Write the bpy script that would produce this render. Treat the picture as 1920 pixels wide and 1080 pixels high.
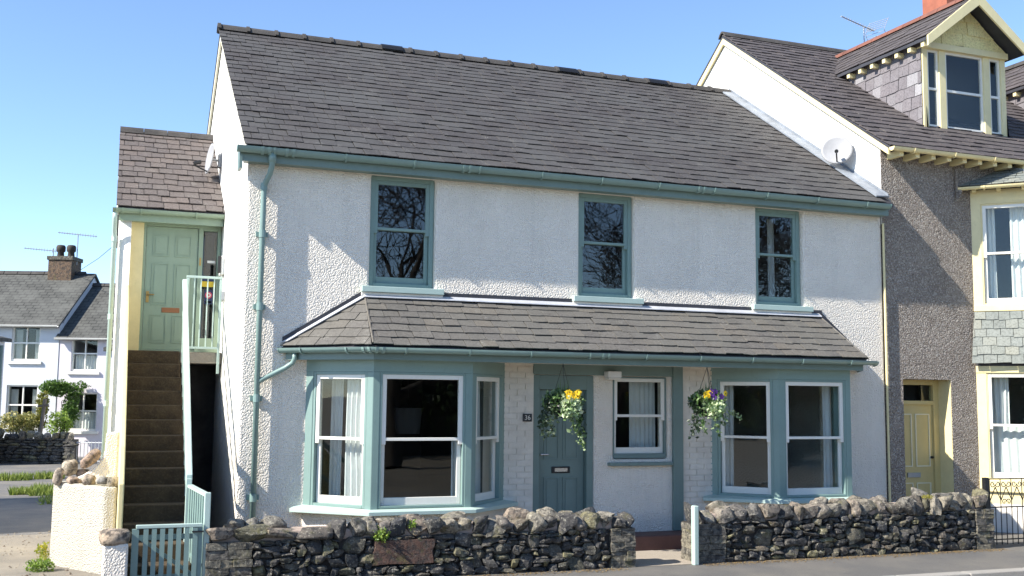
import bpy, math, random
from mathutils import Vector, Matrix, Quaternion, noise

for o in list(bpy.data.objects):
    bpy.data.objects.remove(o)
SC = bpy.context.scene
COL = SC.collection
rnd = random.Random(36)

# ------------------------------------------------------------------ camera
CAM = Vector((-1.45, -12.9, 1.94))
YAW, PITCH, ROLL = 0.359433, 0.102367, 0.010803
cam_data = bpy.data.cameras.new("camera")
cam_data.sensor_width = 36.0
cam_data.lens = 37.5
cam_data.clip_end = 3000
cam = bpy.data.objects.new("camera", cam_data)
COL.objects.link(cam)
FW = Vector((math.sin(YAW)*math.cos(PITCH), math.cos(YAW)*math.cos(PITCH), math.sin(PITCH)))
RT = Vector((math.cos(YAW), -math.sin(YAW), 0))
UP = RT.cross(FW)
r2 = RT*math.cos(ROLL) + UP*math.sin(ROLL)
u2 = UP*math.cos(ROLL) - RT*math.sin(ROLL)
M = Matrix((r2, u2, -FW)).transposed().to_4x4()
M.translation = CAM
cam.matrix_world = M
SC.camera = cam

# ------------------------------------------------------------------ light
SUN_TRAVEL = Vector((1.75, 0.31, -1.40)).normalized()
SUN_ELEV = math.asin(-SUN_TRAVEL.z)
SUN_ROT = math.atan2(-SUN_TRAVEL.x, -SUN_TRAVEL.y)
world = bpy.data.worlds.new("World")
SC.world = world
world.use_nodes = True
wn = world.node_tree
bg = wn.nodes["Background"]
sky = wn.nodes.new("ShaderNodeTexSky")
sky.sky_type = 'NISHITA'
sky.sun_disc = False
sky.sun_elevation = SUN_ELEV
sky.sun_rotation = SUN_ROT
sky.altitude = 900
sky.air_density = 0.85
sky.dust_density = 0.05
sky.ozone_density = 3.2
wn.links.new(sky.outputs[0], bg.inputs[0])
bg.inputs[1].default_value = 0.145
sun_data = bpy.data.lights.new("sun", 'SUN')
sun_data.energy = 5.0
sun_data.angle = math.radians(0.53)
sun_data.color = (1.0, 0.945, 0.85)
sun = bpy.data.objects.new("sun", sun_data)
COL.objects.link(sun)
sun.location = (-20, -5, 20)
sun.rotation_euler = SUN_TRAVEL.to_track_quat('-Z', 'Y').to_euler()
vs = SC.view_settings
vs.view_transform = 'Standard'
vs.look = 'None'
vs.exposure = 1.03
vs.gamma = 1.0
vs.use_curve_mapping = False

# ------------------------------------------------------------------ materials
def lin(h):
    c = [int(h[i:i+2], 16)/255 for i in (0, 2, 4)]
    return tuple(x/12.92 if x <= .04045 else ((x+.055)/1.055)**2.4 for x in c)+(1.0,)

MATS = {}
class NB:
    """small node-tree builder"""
    def __init__(s, name):
        s.m = bpy.data.materials.new(name); s.m.use_nodes = True
        s.t = s.m.node_tree; s.b = s.t.nodes["Principled BSDF"]; s.out = s.t.nodes["Material Output"]
        MATS[name] = s.m
    def n(s, kind, **kw):
        nd = s.t.nodes.new(kind)
        for k, v in kw.items():
            if k.startswith('i_'):
                key = k[2:]
                nd.inputs[int(key) if key.isdigit() else key.replace('_', ' ')].default_value = v
            else: setattr(nd, k, v)
        return nd
    def l(s, a, b): s.t.links.new(a, b)
    def pos(s, scale=None):
        g = s.n("ShaderNodeNewGeometry")
        if scale is None: return g.outputs["Position"]
        mp = s.n("ShaderNodeMapping"); mp.inputs["Scale"].default_value = scale
        s.l(g.outputs["Position"], mp.inputs[0]); return mp.outputs[0]
    def obj(s, scale=(1, 1, 1)):
        g = s.n("ShaderNodeTexCoord")
        mp = s.n("ShaderNodeMapping"); mp.inputs["Scale"].default_value = scale
        s.l(g.outputs["Object"], mp.inputs[0]); return mp.outputs[0]
    def noise(s, vec, scale, detail=4, rough=.6, out=0):
        nd = s.n("ShaderNodeTexNoise"); nd.inputs["Scale"].default_value = scale
        nd.inputs["Detail"].default_value = detail; nd.inputs["Roughness"].default_value = rough
        s.l(vec, nd.inputs["Vector"]); return nd.outputs[out]
    def voro(s, vec, scale, feature='F1', rand=1.0):
        nd = s.n("ShaderNodeTexVoronoi"); nd.feature = feature
        nd.inputs["Scale"].default_value = scale; nd.inputs["Randomness"].default_value = rand
        s.l(vec, nd.inputs["Vector"]); return nd.outputs[0]
    def ramp(s, fac, stops, interp='LINEAR'):
        nd = s.n("ShaderNodeValToRGB"); cr = nd.color_ramp; cr.interpolation = interp
        while len(cr.elements) < len(stops): cr.elements.new(.5)
        for e, (p, c) in zip(cr.elements, stops):
            e.position = p; e.color = c if len(c) == 4 else tuple(c)+(1,)
        s.l(fac, nd.inputs[0]); return nd.outputs[0]
    def mix(s, fac, a, b, mode='MIX'):
        nd = s.n("ShaderNodeMix", data_type='RGBA', blend_type=mode)
        for v, i in ((fac, 0), (a, 6), (b, 7)):
            if isinstance(v, (int, float)): nd.inputs[i].default_value = v
            elif isinstance(v, tuple): nd.inputs[i].default_value = v
            else: s.l(v, nd.inputs[i])
        return nd.outputs[2]
    def math(s, op, a, b=0.0):
        nd = s.n("ShaderNodeMath", operation=op)
        for v, i in ((a, 0), (b, 1)):
            if isinstance(v, (int, float)): nd.inputs[i].default_value = v
            else: s.l(v, nd.inputs[i])
        return nd.outputs[0]
    def rand(s):
        oi = s.n("ShaderNodeObjectInfo"); g = s.n("ShaderNodeNewGeometry")
        return s.math('FRACT', s.math('ADD', oi.outputs["Random"], g.outputs["Random Per Island"]))
    def bump(s, h, strength, dist):
        nd = s.n("ShaderNodeBump"); nd.inputs["Strength"].default_value = strength; nd.inputs["Distance"].default_value = dist
        s.l(h, nd.inputs["Height"]); s.l(nd.outputs[0], s.b.inputs["Normal"]); return nd
    def col(s, c):
        if isinstance(c, tuple): s.b.inputs["Base Color"].default_value = c
        else: s.l(c, s.b.inputs["Base Color"])
    def rough(s, r): s.b.inputs["Roughness"].default_value = r

def roughcast(name, c, scale=54, strength=1.0, dist=.0115, dirt=.10, pebble=None):
    k = NB(name); p = k.pos()
    v = k.voro(p, scale, 'F1'); n1 = k.noise(p, scale*1.6, 3)
    big = k.noise(p, 1.3, 5, .65)
    h = k.math('ADD', k.math('MULTIPLY', v, -1.25), k.math('MULTIPLY', n1, .35))
    k.bump(h, strength, dist)
    dk = tuple(x*(1-dirt) for x in c[:3])+(1,)
    base = k.mix(k.ramp(big, [(.35, (0, 0, 0)), (.68, (1, 1, 1))]), dk, c)
    streak = k.noise(k.pos((7, 7, .35)), 1.0, 4, .6)
    base = k.mix(k.ramp(streak, [(.54, (0, 0, 0)), (.78, (.42, .42, .42))]), base, tuple(x*.72 for x in c[:3])+(1,))
    if pebble:
        pc = k.n("ShaderNodeTexVoronoi"); pc.inputs["Scale"].default_value = scale*1.3; k.l(p, pc.inputs["Vector"])
        sep = k.n("ShaderNodeSeparateColor"); k.l(pc.outputs["Color"], sep.inputs[0])
        base = k.mix(k.ramp(sep.outputs[0], [(0, (.75, .75, .75)), (.35, (0, 0, 0))]), base, pebble[0])
        base = k.mix(k.ramp(sep.outputs[1], [(.72, (0, 0, 0)), (.9, (.7, .7, .7))]), base, pebble[1])
    k.col(base); k.rough(.92); return k.m

def paint(name, c, rough=.5, var=.08, bump=.15, scale=25):
    k = NB(name); p = k.pos()
    n = k.noise(p, 3.0, 5, .7)
    base = k.mix(k.ramp(n, [(.35, (0, 0, 0)), (.7, (1, 1, 1))]), tuple(x*(1-var*1.5) for x in c[:3])+(1,), c)
    gr = k.noise(k.pos((1, 1, .45)), 17, 6, .8)
    base = k.mix(k.ramp(gr, [(.56, (0, 0, 0)), (.74, (.4, .4, .4))]), base, tuple(x*.62 for x in c[:3])+(1,))
    k.col(base)
    k.bump(k.noise(p, scale*3, 3), bump, .004); k.rough(rough); return k.m

def slate(name, cols, lichen=.25, lc=(.34, .33, .29, 1), tint=None):
    k = NB(name); r = k.rand(); p = k.pos()
    stops = [(i/(len(cols)-1), c) for i, c in enumerate(cols)]
    base = k.ramp(r, stops)
    n = k.noise(p, 9, 6, .7); f = k.noise(p, 55, 4, .7)
    base = k.mix(k.ramp(n, [(.3, (0, 0, 0)), (.75, (.5, .5, .5))]), base, tuple(min(1, x*1.7) for x in cols[0][:3])+(1,))
    fm = k.noise(p, 34, 5, .8)
    base = k.mix(1.0, base, k.ramp(fm, [(.30, (.45, .45, .45)), (.52, (1, 1, 1)), (.72, (1.0, 1.0, 1.0))]), 'MULTIPLY')
    base = k.mix(k.ramp(fm, [(.58, (0, 0, 0)), (.74, (.6, .6, .6))]), base, (.24, .23, .22, 1))
    lich = k.ramp(k.math('MULTIPLY', f, k.noise(p, 4, 3)), [(.33, (0, 0, 0)), (.46, (lichen, lichen, lichen))])
    base = k.mix(lich, base, lc)
    sp = k.ramp(k.noise(p, 21, 3, .6), [(.735, (0, 0, 0)), (.765, (.75, .75, .75))])
    base = k.mix(sp, base, (.45, .44, .41, 1))
    if tint: base = k.mix(k.ramp(k.noise(p, 1.1, 4), [(.4, (0, 0, 0)), (.65, (.7, .7, .7))]), base, tint)
    k.col(base)
    k.bump(k.math('ADD', n, k.math('MULTIPLY', f, .4)), .5, .006); k.rough(.78); return k.m

def stone(name, cols, lichen=.5):
    k = NB(name); r = k.rand(); p = k.pos()
    base = k.ramp(r, [(i/(len(cols)-1), c) for i, c in enumerate(cols)])
    n = k.noise(p, 14, 7, .72); n2 = k.noise(p, 45, 5, .7)
    base = k.mix(k.ramp(n, [(.40, (.85, .85, .85)), (.56, (0, 0, 0))]), base, (.026, .025, .025, 1))
    li = k.ramp(k.noise(p, 27, 6, .78), [(.555, (0, 0, 0)), (.62, (lichen, lichen, lichen))])
    base = k.mix(li, base, (.46, .43, .34, 1))
    mo = k.ramp(k.noise(p, 6, 4, .7), [(.57, (0, 0, 0)), (.72, (.6, .6, .6))])
    base = k.mix(mo, base, (.12, .11, .03, 1))
    k.col(base)
    k.bump(k.math('ADD', n, k.math('MULTIPLY', n2, .5)), .95, .03); k.rough(.88); return k.m

def leaf(name, cols, rough=.45):
    k = NB(name); r = k.rand()
    k.col(k.ramp(r, [(i/(len(cols)-1), c) for i, c in enumerate(cols)]))
    k.rough(rough)
    try: k.b.inputs["Subsurface Weight"].default_value = 0.0
    except Exception: pass
    tr = k.n("ShaderNodeBsdfTranslucent"); ms = k.n("ShaderNodeMixShader"); ms.inputs[0].default_value = .3
    k.l(k.ramp(r, [(i/(len(cols)-1), tuple(min(1, x*1.3) for x in c[:3])+(1,)) for i, c in enumerate(cols)]), tr.inputs[0])
    k.l(k.b.outputs[0], ms.inputs[1]); k.l(tr.outputs[0], ms.inputs[2]); k.l(ms.outputs[0], k.out.inputs[0])
    return k.m

def glass(name, mul=1.0, add=0.0, tint=(.93, .96, .95, 1)):
    k = NB(name)
    tr = k.n("ShaderNodeBsdfTransparent"); tr.inputs[0].default_value = tint
    gl = k.n("ShaderNodeBsdfGlossy"); gl.inputs["Roughness"].default_value = .012
    lw = k.n("ShaderNodeLayerWeight"); lw.inputs[0].default_value = .5
    fz = k.math('ADD', k.math('MULTIPLY', k.math('POWER', lw.outputs["Facing"], 5.0), .96), .04)
    fac = k.math('MINIMUM', k.math('ADD', k.math('MULTIPLY', fz, mul), add), 1.0)
    nz = k.noise(k.pos(), 1.6, 2)
    bp = k.n("ShaderNodeBump"); bp.inputs["Strength"].default_value = .05; bp.inputs["Distance"].default_value = .02
    k.l(nz, bp.inputs["Height"]); k.l(bp.outputs[0], gl.inputs["Normal"])
    ms = k.n("ShaderNodeMixShader"); k.l(fac, ms.inputs[0]); k.l(tr.outputs[0], ms.inputs[1]); k.l(gl.outputs[0], ms.inputs[2])
    k.l(ms.outputs[0], k.out.inputs[0]); return k.m

def flat(name, c, rough=.6, metal=0.0):
    k = NB(name); k.col(c); k.rough(rough); k.b.inputs["Metallic"].default_value = metal; return k.m

W = roughcast("white_roughcast", (.86, .79, .69, 1))
WS = roughcast("white_gable_render", (.80, .78, .73, 1), 30, .5, .012, .08)
GR = roughcast("grey_pebbledash", (.44, .375, .32, 1), 48, 1.0, .04, .25, ((.15, .125, .105, 1), (.66, .60, .53, 1)))
CRM = paint("cream_render", (.80, .68, .36, 1), .8, .1, .5)
CREAMLOW = roughcast("cream_roughcast", (.50, .465, .385, 1), 58, 1.0, .012, .06)
TEAL = paint("teal_paint", (.205, .30, .275, 1), .38, .06, .08)
TEALD = paint("teal_fascia_paint", (.17, .24, .22, 1), .4, .08, .08)
SAGE = paint("sage_green_paint", (.26, .34, .245, 1), .45, .05, .08)
PALET = paint("pale_teal_paint", (.44, .555, .50, 1), .45, .06, .08)
SASHW = paint("white_gloss_paint", (.80, .775, .70, 1), .3, .03, .05)
WHITEWALL = paint("white_masonry_paint", (.80, .745, .66, 1), .8, .08, .6, 30)
YEL = paint("cream_yellow_paint", (.80, .69, .38, 1), .5, .08, .1)
YELD = paint("ochre_door_paint", (.60, .47, .20, 1), .5, .06, .1)
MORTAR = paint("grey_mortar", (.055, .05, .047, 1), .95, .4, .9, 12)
PINKM = paint("pink_mortar", (.42, .33, .27, 1), .95, .3, .9, 12)
LEAD = paint("lead_flashing", (.28, .31, .35, 1), .45, .3, .3)
LEADW = paint("whitened_lead", (.52, .53, .56, 1), .5, .2, .3)
LEADD = paint("dark_lead_flashing", (.05, .05, .06, 1), .6, .3, .3)
BLACK = flat("black_iron", (.012, .012, .013, 1), .45)
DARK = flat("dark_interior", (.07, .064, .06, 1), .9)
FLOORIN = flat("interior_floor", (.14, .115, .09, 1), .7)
BRASS = flat("brass", (.42, .26, .08, 1), .4, .7)
COPPER = paint("copper_letter_plate", (.32, .13, .045, 1), .55, .2, .3)
CHROME = flat("chrome", (.6, .6, .6, 1), .25, 1.0)
DISH = paint("dish_grey", (.36, .36, .37, 1), .55, .12, .1)
CLOTH = paint("white_curtain_cloth", (.74, .73, .72, 1), .9, .05, .2)
BARK = paint("bark", (.06, .048, .038, 1), .9, .4, 1.0, 8)
WOOD = paint("weathered_timber", (.26, .22, .17, 1), .85, .3, .5, 8)
PLAS = flat("white_plastic", (.72, .72, .70, 1), .4)
GALV = flat("galvanised_steel", (.35, .36, .37, 1), .5, .6)
TERR = paint("terracotta", (.36, .115, .065, 1), .8, .2, .4)
TERRD = paint("weathered_terracotta", (.22, .085, .055, 1), .8, .3, .4)
STEPRED = paint("red_tile_step", (.13, .062, .05, 1), .6, .2, .3)
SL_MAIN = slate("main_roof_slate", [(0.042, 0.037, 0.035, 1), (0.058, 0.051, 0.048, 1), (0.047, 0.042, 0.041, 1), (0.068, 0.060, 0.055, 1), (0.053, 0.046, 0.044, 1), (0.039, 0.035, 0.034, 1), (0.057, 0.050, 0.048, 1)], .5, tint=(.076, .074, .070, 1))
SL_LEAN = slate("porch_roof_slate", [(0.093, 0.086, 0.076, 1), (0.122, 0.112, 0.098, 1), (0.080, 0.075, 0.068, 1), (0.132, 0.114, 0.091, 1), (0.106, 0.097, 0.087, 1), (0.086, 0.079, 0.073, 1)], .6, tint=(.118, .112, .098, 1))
SL_TOW = slate("tower_roof_slate", [(0.089, 0.073, 0.066, 1), (0.114, 0.096, 0.086, 1), (0.078, 0.065, 0.061, 1), (0.127, 0.101, 0.087, 1), (0.095, 0.079, 0.073, 1)], .4)
SL_NB = slate("neighbour_roof_slate", [(0.063, 0.053, 0.052, 1), (0.085, 0.071, 0.070, 1), (0.056, 0.048, 0.048, 1), (0.093, 0.079, 0.075, 1), (0.068, 0.058, 0.056, 1)], .3)
SL_CHK = slate("dormer_cheek_slate", [(0.135, 0.123, 0.131, 1), (0.164, 0.148, 0.156, 1), (0.127, 0.115, 0.123, 1), (0.152, 0.135, 0.143, 1), (0.328, 0.320, 0.328, 1), (0.139, 0.127, 0.135, 1), (0.156, 0.139, 0.148, 1)], .3)
SL_GRN = slate("green_slate", [(.165, .178, .163, 1), (.21, .222, .195, 1), (.15, .167, .16, 1), (.255, .255, .21, 1), (.185, .203, .195, 1)], .3)
STN = stone("rubble_stone", [(.11, .10, .088, 1), (.055, .053, .053, 1), (.10, .09, .078, 1), (.045, .046, .05, 1), (.19, .165, .11, 1), (.06, .058, .058, 1), (.24, .215, .11, 1), (.05, .05, .053, 1), (.085, .078, .072, 1), (.15, .12, .085, 1), (.06, .06, .064, 1)], .6)
COPE = stone("coping_stone", [(.21, .185, .145, 1), (.30, .265, .2, 1), (.12, .115, .11, 1), (.37, .325, .245, 1), (.20, .185, .16, 1), (.30, .235, .175, 1), (.15, .14, .13, 1), (.30, .26, .15, 1)], .6)
BLK = stone("cut_slate_block", [(.15, .135, .11, 1), (.25, .22, .155, 1), (.11, .10, .09, 1), (.28, .245, .17, 1)], .5)
RUST = stone("rusty_stone", [(.115, .06, .042, 1), (.115, .06, .042, 1)], .15)
BOULD = stone("smooth_boulder", [(.46, .40, .29, 1), (.40, .27, .20, 1), (.55, .48, .36, 1), (.33, .32, .30, 1), (.50, .38, .27, 1)], .2)
FSLATE = None

def asphalt(name, c, gravel=.3):
    k = NB(name); p = k.pos()
    n = k.noise(p, 160, 3, .7); b = k.noise(p, .9, 6, .65); pat = k.noise(p, 5, 5, .7)
    base = k.mix(k.ramp(n, [(.38, (0, 0, 0)), (.68, (1, 1, 1))]), tuple(x*.72 for x in c[:3])+(1,), tuple(min(1, x*1.35) for x in c[:3])+(1,))
    base = k.mix(k.ramp(b, [(.42, (0, 0, 0)), (.66, (gravel, gravel, gravel))]), base, (.30, .26, .20, 1))
    base = k.mix(k.ramp(pat, [(.55, (0, 0, 0)), (.75, (.35, .35, .35))]), base, tuple(x*.5 for x in c[:3])+(1,))
    k.col(base); k.bump(n, .7, .008); k.rough(.9); return k.m
ASPH = asphalt("lane_asphalt", (.13, .125, .118, 1), .45)
PAVE = asphalt("pavement_asphalt", (.112, .107, .10, 1), .25)
ROADM = asphalt("road_asphalt", (.25, .235, .205, 1), .15)
CONC = asphalt("concrete_path", (.36, .31, .25, 1), .3)
GRAV = asphalt("gravel", (.21, .185, .15, 1), .8)
KERB = asphalt("kerb_stone", (.33, .31, .28, 1), .2)
STEPM = NB("mossy_stone_step"); _k = STEPM; _p = _k.pos(); _n = _k.noise(_p, 5, 6, .7); _f = _k.noise(_p, 40, 4, .7)
_k.col(_k.mix(_k.ramp(_f, [(.5, (0, 0, 0)), (.8, (.45, .45, .45))]), _k.ramp(_n, [(.3, (.036, .023, .011, 1)), (.55, (.062, .040, .019, 1)), (.75, (.09, .062, .030, 1))]), (.15, .115, .062, 1)))
_k.bump(_f, .6, .01); _k.rough(.9); STEPM = _k.m
G1 = glass("window_glass", .9, 0.0)
G2 = glass("upper_window_glass", 1.35, .012)
def farslate(name, c):
    k = NB(name); p = k.obj()
    br = k.n("ShaderNodeTexBrick"); br.inputs["Scale"].default_value = 1.0
    br.inputs["Brick Width"].default_value = .24; br.inputs["Row Height"].default_value = .17; br.inputs["Mortar Size"].default_value = .018
    br.inputs["Color1"].default_value = c; br.inputs["Color2"].default_value = tuple(x*1.5 for x in c[:3])+(1,); br.inputs["Mortar"].default_value = tuple(x*.4 for x in c[:3])+(1,)
    k.l(k.obj(), br.inputs[0])
    b = k.mix(k.ramp(k.noise(p, 1.4, 5, .7), [(.4, (0, 0, 0)), (.7, (.8, .8, .8))]), br.outputs[0], tuple(x*2.1 for x in c[:3])+(1,))
    k.col(b); k.rough(.85); k.bump(br.outputs["Fac"], -.5, .02); return k.m
FSLATE = farslate("far_slate", (.056, .056, .050, 1))
FWH = paint("far_white_render", (.62, .64, .66, 1), .85, .05, .3)
FWHP = paint("far_pinkish_render", (.66, .62, .66, 1), .85, .05, .3)
FBRICK = stone("far_brick", [(.12, .075, .045, 1), (.16, .10, .06, 1), (.09, .06, .045, 1)], .2)
# ------------------------------------------------------------------ builders
ORI = {}
def origin(o):
    return ORI[o.name] if o is not None else Vector((0, 0, 0))

def props(o, label=None, cat=None, group=None, kind=None):
    if label: o["label"] = label
    if cat: o["category"] = cat
    if group: o["group"] = group
    if kind: o["kind"] = kind
    return o

def thing(name, label, cat, loc=(0, 0, 0), group=None):
    o = bpy.data.objects.new(name, None)
    o.empty_display_size = .1
    COL.objects.link(o); o.location = loc; ORI[o.name] = Vector(loc)
    return props(o, label, cat, group)

class MB:
    def __init__(s): s.v = []; s.f = []
    def add(s, vs, fs):
        k = len(s.v); s.v += [Vector(a) for a in vs]; s.f += [tuple(k+i for i in f) for f in fs]; return s
    BF = [(0, 3, 2, 1), (4, 5, 6, 7), (0, 1, 5, 4), (1, 2, 6, 5), (2, 3, 7, 6), (3, 0, 4, 7)]
    def box(s, x0, x1, y0, y1, z0, z1):
        return s.add([(x0, y0, z0), (x1, y0, z0), (x1, y1, z0), (x0, y1, z0), (x0, y0, z1), (x1, y0, z1), (x1, y1, z1), (x0, y1, z1)], s.BF)
    def lbox(s, fr, u0, u1, n0, n1, v0, v1):
        O, U, N = fr; Z = Vector((0, 0, 1))
        # n measured outward; y-like axis = -N
        P = lambda u, n, v: O+U*u+N*n+Z*v
        return s.add([P(u0, n1, v0), P(u1, n1, v0), P(u1, n0, v0), P(u0, n0, v0), P(u0, n1, v1), P(u1, n1, v1), P(u1, n0, v1), P(u0, n0, v1)], s.BF)
    def prism(s, poly, ext):
        """closed polygon of 3D points extruded by a vector"""
        n = len(poly); e = Vector(ext); a = [Vector(q) for q in poly]; b = [q+e for q in a]
        nrm = Vector((0, 0, 0))
        for i in range(n): nrm += a[i].cross(a[(i+1) % n])
        fs = [tuple(range(n)), tuple(range(2*n-1, n-1, -1))] if nrm.dot(e) < 0 else [tuple(range(n-1, -1, -1)), tuple(range(n, 2*n))]
        for i in range(n):
            j = (i+1) % n
            fs.append((i, j, n+j, n+i) if nrm.dot(e) >= 0 else (j, i, n+i, n+j))
        return s.add(a+b, fs)
    def tube(s, pts, r, n=8, caps=True):
        pts = [Vector(q) for q in pts]; rs = r if isinstance(r, (list, tuple)) else [r]*len(pts)
        rings = []; prev = None
        for i, q in enumerate(pts):
            d = ((pts[i+1]-q) if i == 0 else (q-pts[i-1]) if i == len(pts)-1 else (pts[i+1]-q).normalized()+(q-pts[i-1]).normalized()).normalized()
            a = d.orthogonal().normalized() if prev is None else (prev-d*prev.dot(d)).normalized()
            prev = a; b = d.cross(a)
            rings.append([q+(a*math.cos(t)+b*math.sin(t))*rs[i] for t in [2*math.pi*k/n for k in range(n)]])
        k = len(s.v)
        for rg in rings: s.v += rg
        for i in range(len(rings)-1):
            for j in range(n):
                a = k+i*n+j; b = k+i*n+(j+1) % n
                s.f.append((a, b, b+n, a+n))
        if caps:
            s.f.append(tuple(k+j for j in range(n-1, -1, -1))); e = k+(len(rings)-1)*n; s.f.append(tuple(e+j for j in range(n)))
        return s
    def lathe(s, prof, n=20, M=None, caps=True):
        M = M or Matrix()
        k = len(s.v)
        for (r, z) in prof:
            for j in range(n):
                t = 2*math.pi*j/n; s.v.append(M @ Vector((r*math.cos(t), r*math.sin(t), z)))
        for i in range(len(prof)-1):
            for j in range(n):
                a = k+i*n+j; b = k+i*n+(j+1) % n
                s.f.append((a, b, b+n, a+n))
        return s
    def sweep(s, prof, path, closed=True):
        """profile [(out, up)] along a horizontal path, out = right-hand side of travel turned outward (-Y when travelling +X)"""
        path = [Vector(q) for q in path]; k = len(s.v); m = len(prof)
        ns = []
        for i in range(len(path)-1):
            d = (path[i+1]-path[i]); d.z = 0; d.normalize(); ns.append(Vector((d.y, -d.x, 0)))
        for i, q in enumerate(path):
            if i == 0: nv = ns[0]
            elif i == len(path)-1: nv = ns[-1]
            else: nv = (ns[i-1]+ns[i])/(1+ns[i-1].dot(ns[i]))
            for (o, u) in prof: s.v.append(q+nv*o+Vector((0, 0, u)))
        rng = m if closed else m-1
        for i in range(len(path)-1):
            for j in range(rng):
                a = k+i*m+j; b = k+i*m+(j+1) % m
                s.f.append((a, b, b+m, a+m))
        if closed:
            s.f.append(tuple(k+j for j in range(m-1, -1, -1))); e = k+(len(path)-1)*m; s.f.append(tuple(e+j for j in range(m)))
        return s
    def build(s, name, mat, parent=None, smooth=False, bevel=0.0, label=None, kind=None, cat=None, group=None, seg=2):
        og = origin(parent)
        me = bpy.data.meshes.new(name)
        me.from_pydata([tuple(q-og) for q in s.v], [], s.f)
        me.materials.append(mat); me.update()
        if smooth:
            for pl in me.polygons: pl.use_smooth = True
        o = bpy.data.objects.new(name, me); COL.objects.link(o)
        if parent is not None: o.parent = parent
        ORI[o.name] = og
        if bevel:
            b = o.modifiers.new("bevel", 'BEVEL'); b.width = bevel; b.segments = seg; b.limit_method = 'ANGLE'; b.angle_limit = math.radians(40)
        return props(o, label, cat, group, kind)

def inst(name, me, mat, parent, loc, rot=None, scale=(1, 1, 1)):
    """a piece that shares mesh data"""
    o = bpy.data.objects.new(name, me); COL.objects.link(o)
    o.parent = parent
    o.location = Vector(loc)-origin(parent)
    if rot is not None:
        if isinstance(rot, Matrix): o.rotation_euler = rot.to_euler()
        else: o.rotation_euler = rot
    o.scale = scale; ORI[o.name] = Vector(loc)
    return o

def mesh(name, vs, fs, mat, smooth=False):
    me = bpy.data.meshes.new(name); me.from_pydata([tuple(v) for v in vs], [], fs); me.materials.append(mat); me.update()
    if smooth:
        for pl in me.polygons: pl.use_smooth = True
    return me

def wall_grid(mb, x0, x1, z0, z1, y0, y1, openings):
    """front wall slab with rectangular openings, outer faces only"""
    xs = sorted({x0, x1, *[a for o in openings for a in o[:2] if x0 < a < x1]})
    zs = sorted({z0, z1, *[a for o in openings for a in o[2:] if z0 < a < z1]})
    nx, nz = len(xs)-1, len(zs)-1
    full = [[True]*nz for _ in range(nx)]
    for i in range(nx):
        for j in range(nz):
            cx, cz = (xs[i]+xs[i+1])/2, (zs[j]+zs[j+1])/2
            if any(a < cx < b and c < cz < d for a, b, c, d in openings): full[i][j] = False
    idx = {}
    def V(i, j, k):
        key = (i, j, k)
        if key not in idx:
            idx[key] = len(mb.v); mb.v.append(Vector((xs[i], (y0, y1)[k], zs[j])))
        return idx[key]
    F = lambda i, j: 0 <= i < nx and 0 <= j < nz and full[i][j]
    for i in range(nx):
        for j in range(nz):
            if not full[i][j]: continue
            mb.f.append((V(i, j, 0), V(i+1, j, 0), V(i+1, j+1, 0), V(i, j+1, 0)))
            mb.f.append((V(i+1, j, 1), V(i, j, 1), V(i, j+1, 1), V(i+1, j+1, 1)))
            if not F(i-1, j): mb.f.append((V(i, j, 1), V(i, j, 0), V(i, j+1, 0), V(i, j+1, 1)))
            if not F(i+1, j): mb.f.append((V(i+1, j, 0), V(i+1, j, 1), V(i+1, j+1, 1), V(i+1, j+1, 0)))
            if not F(i, j-1): mb.f.append((V(i, j, 0), V(i, j, 1), V(i+1, j, 1), V(i+1, j, 0)))
            if not F(i, j+1): mb.f.append((V(i, j+1, 1), V(i, j+1, 0), V(i+1, j+1, 0), V(i+1, j+1, 1)))
    return mb

def clip(poly, hp):
    """Sutherland-Hodgman of a 2D polygon against a convex CCW polygon hp"""
    out = poly
    for i in range(len(hp)):
        a, b = hp[i], hp[(i+1) % len(hp)]
        ins = lambda q: (b[0]-a[0])*(q[1]-a[1])-(b[1]-a[1])*(q[0]-a[0]) >= -1e-9
        res = []
        for j in range(len(out)):
            p, q = out[j], out[(j+1) % len(out)]
            ip, iq = ins(p), ins(q)
            if ip: res.append(p)
            if ip != iq:
                dx, dy = q[0]-p[0], q[1]-p[1]
                den = (b[0]-a[0])*dy-(b[1]-a[1])*dx
                t = -((b[0]-a[0])*(p[1]-a[1])-(b[1]-a[1])*(p[0]-a[0]))/den
                res.append((p[0]+t*dx, p[1]+t*dy))
        out = res
        if len(out) < 3: return []
    return out

def area(p): return abs(sum(p[i][0]*p[(i+1) % len(p)][1]-p[(i+1) % len(p)][0]*p[i][1] for i in range(len(p))))/2

SLM = {}
def slate_mesh(mat, variant):
    key = (mat.name, variant)
    if key in SLM: return SLM[key]
    q = random.Random(variant*7+1)
    # unit slate: u in 0..1, v in 0..1, n 0..1, with an uneven tail
    a, b = q.uniform(0, .07), q.uniform(0, .07); c = q.uniform(.3, .7); d = q.uniform(-.02, .07)
    vs = [(0, a, 0), (c, d, 0), (1, b, 0), (1, 1, 0), (0, 1, 0)]
    vs += [(x, y, 1) for x, y, _ in vs]
    fs = [(4, 3, 2, 1, 0), (5, 6, 7, 8, 9)]+[(i, (i+1) % 5, 5+(i+1) % 5, 5+i) for i in range(5)]
    SLM[key] = mesh("slate_shape", vs, fs, mat); return SLM[key]

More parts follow.
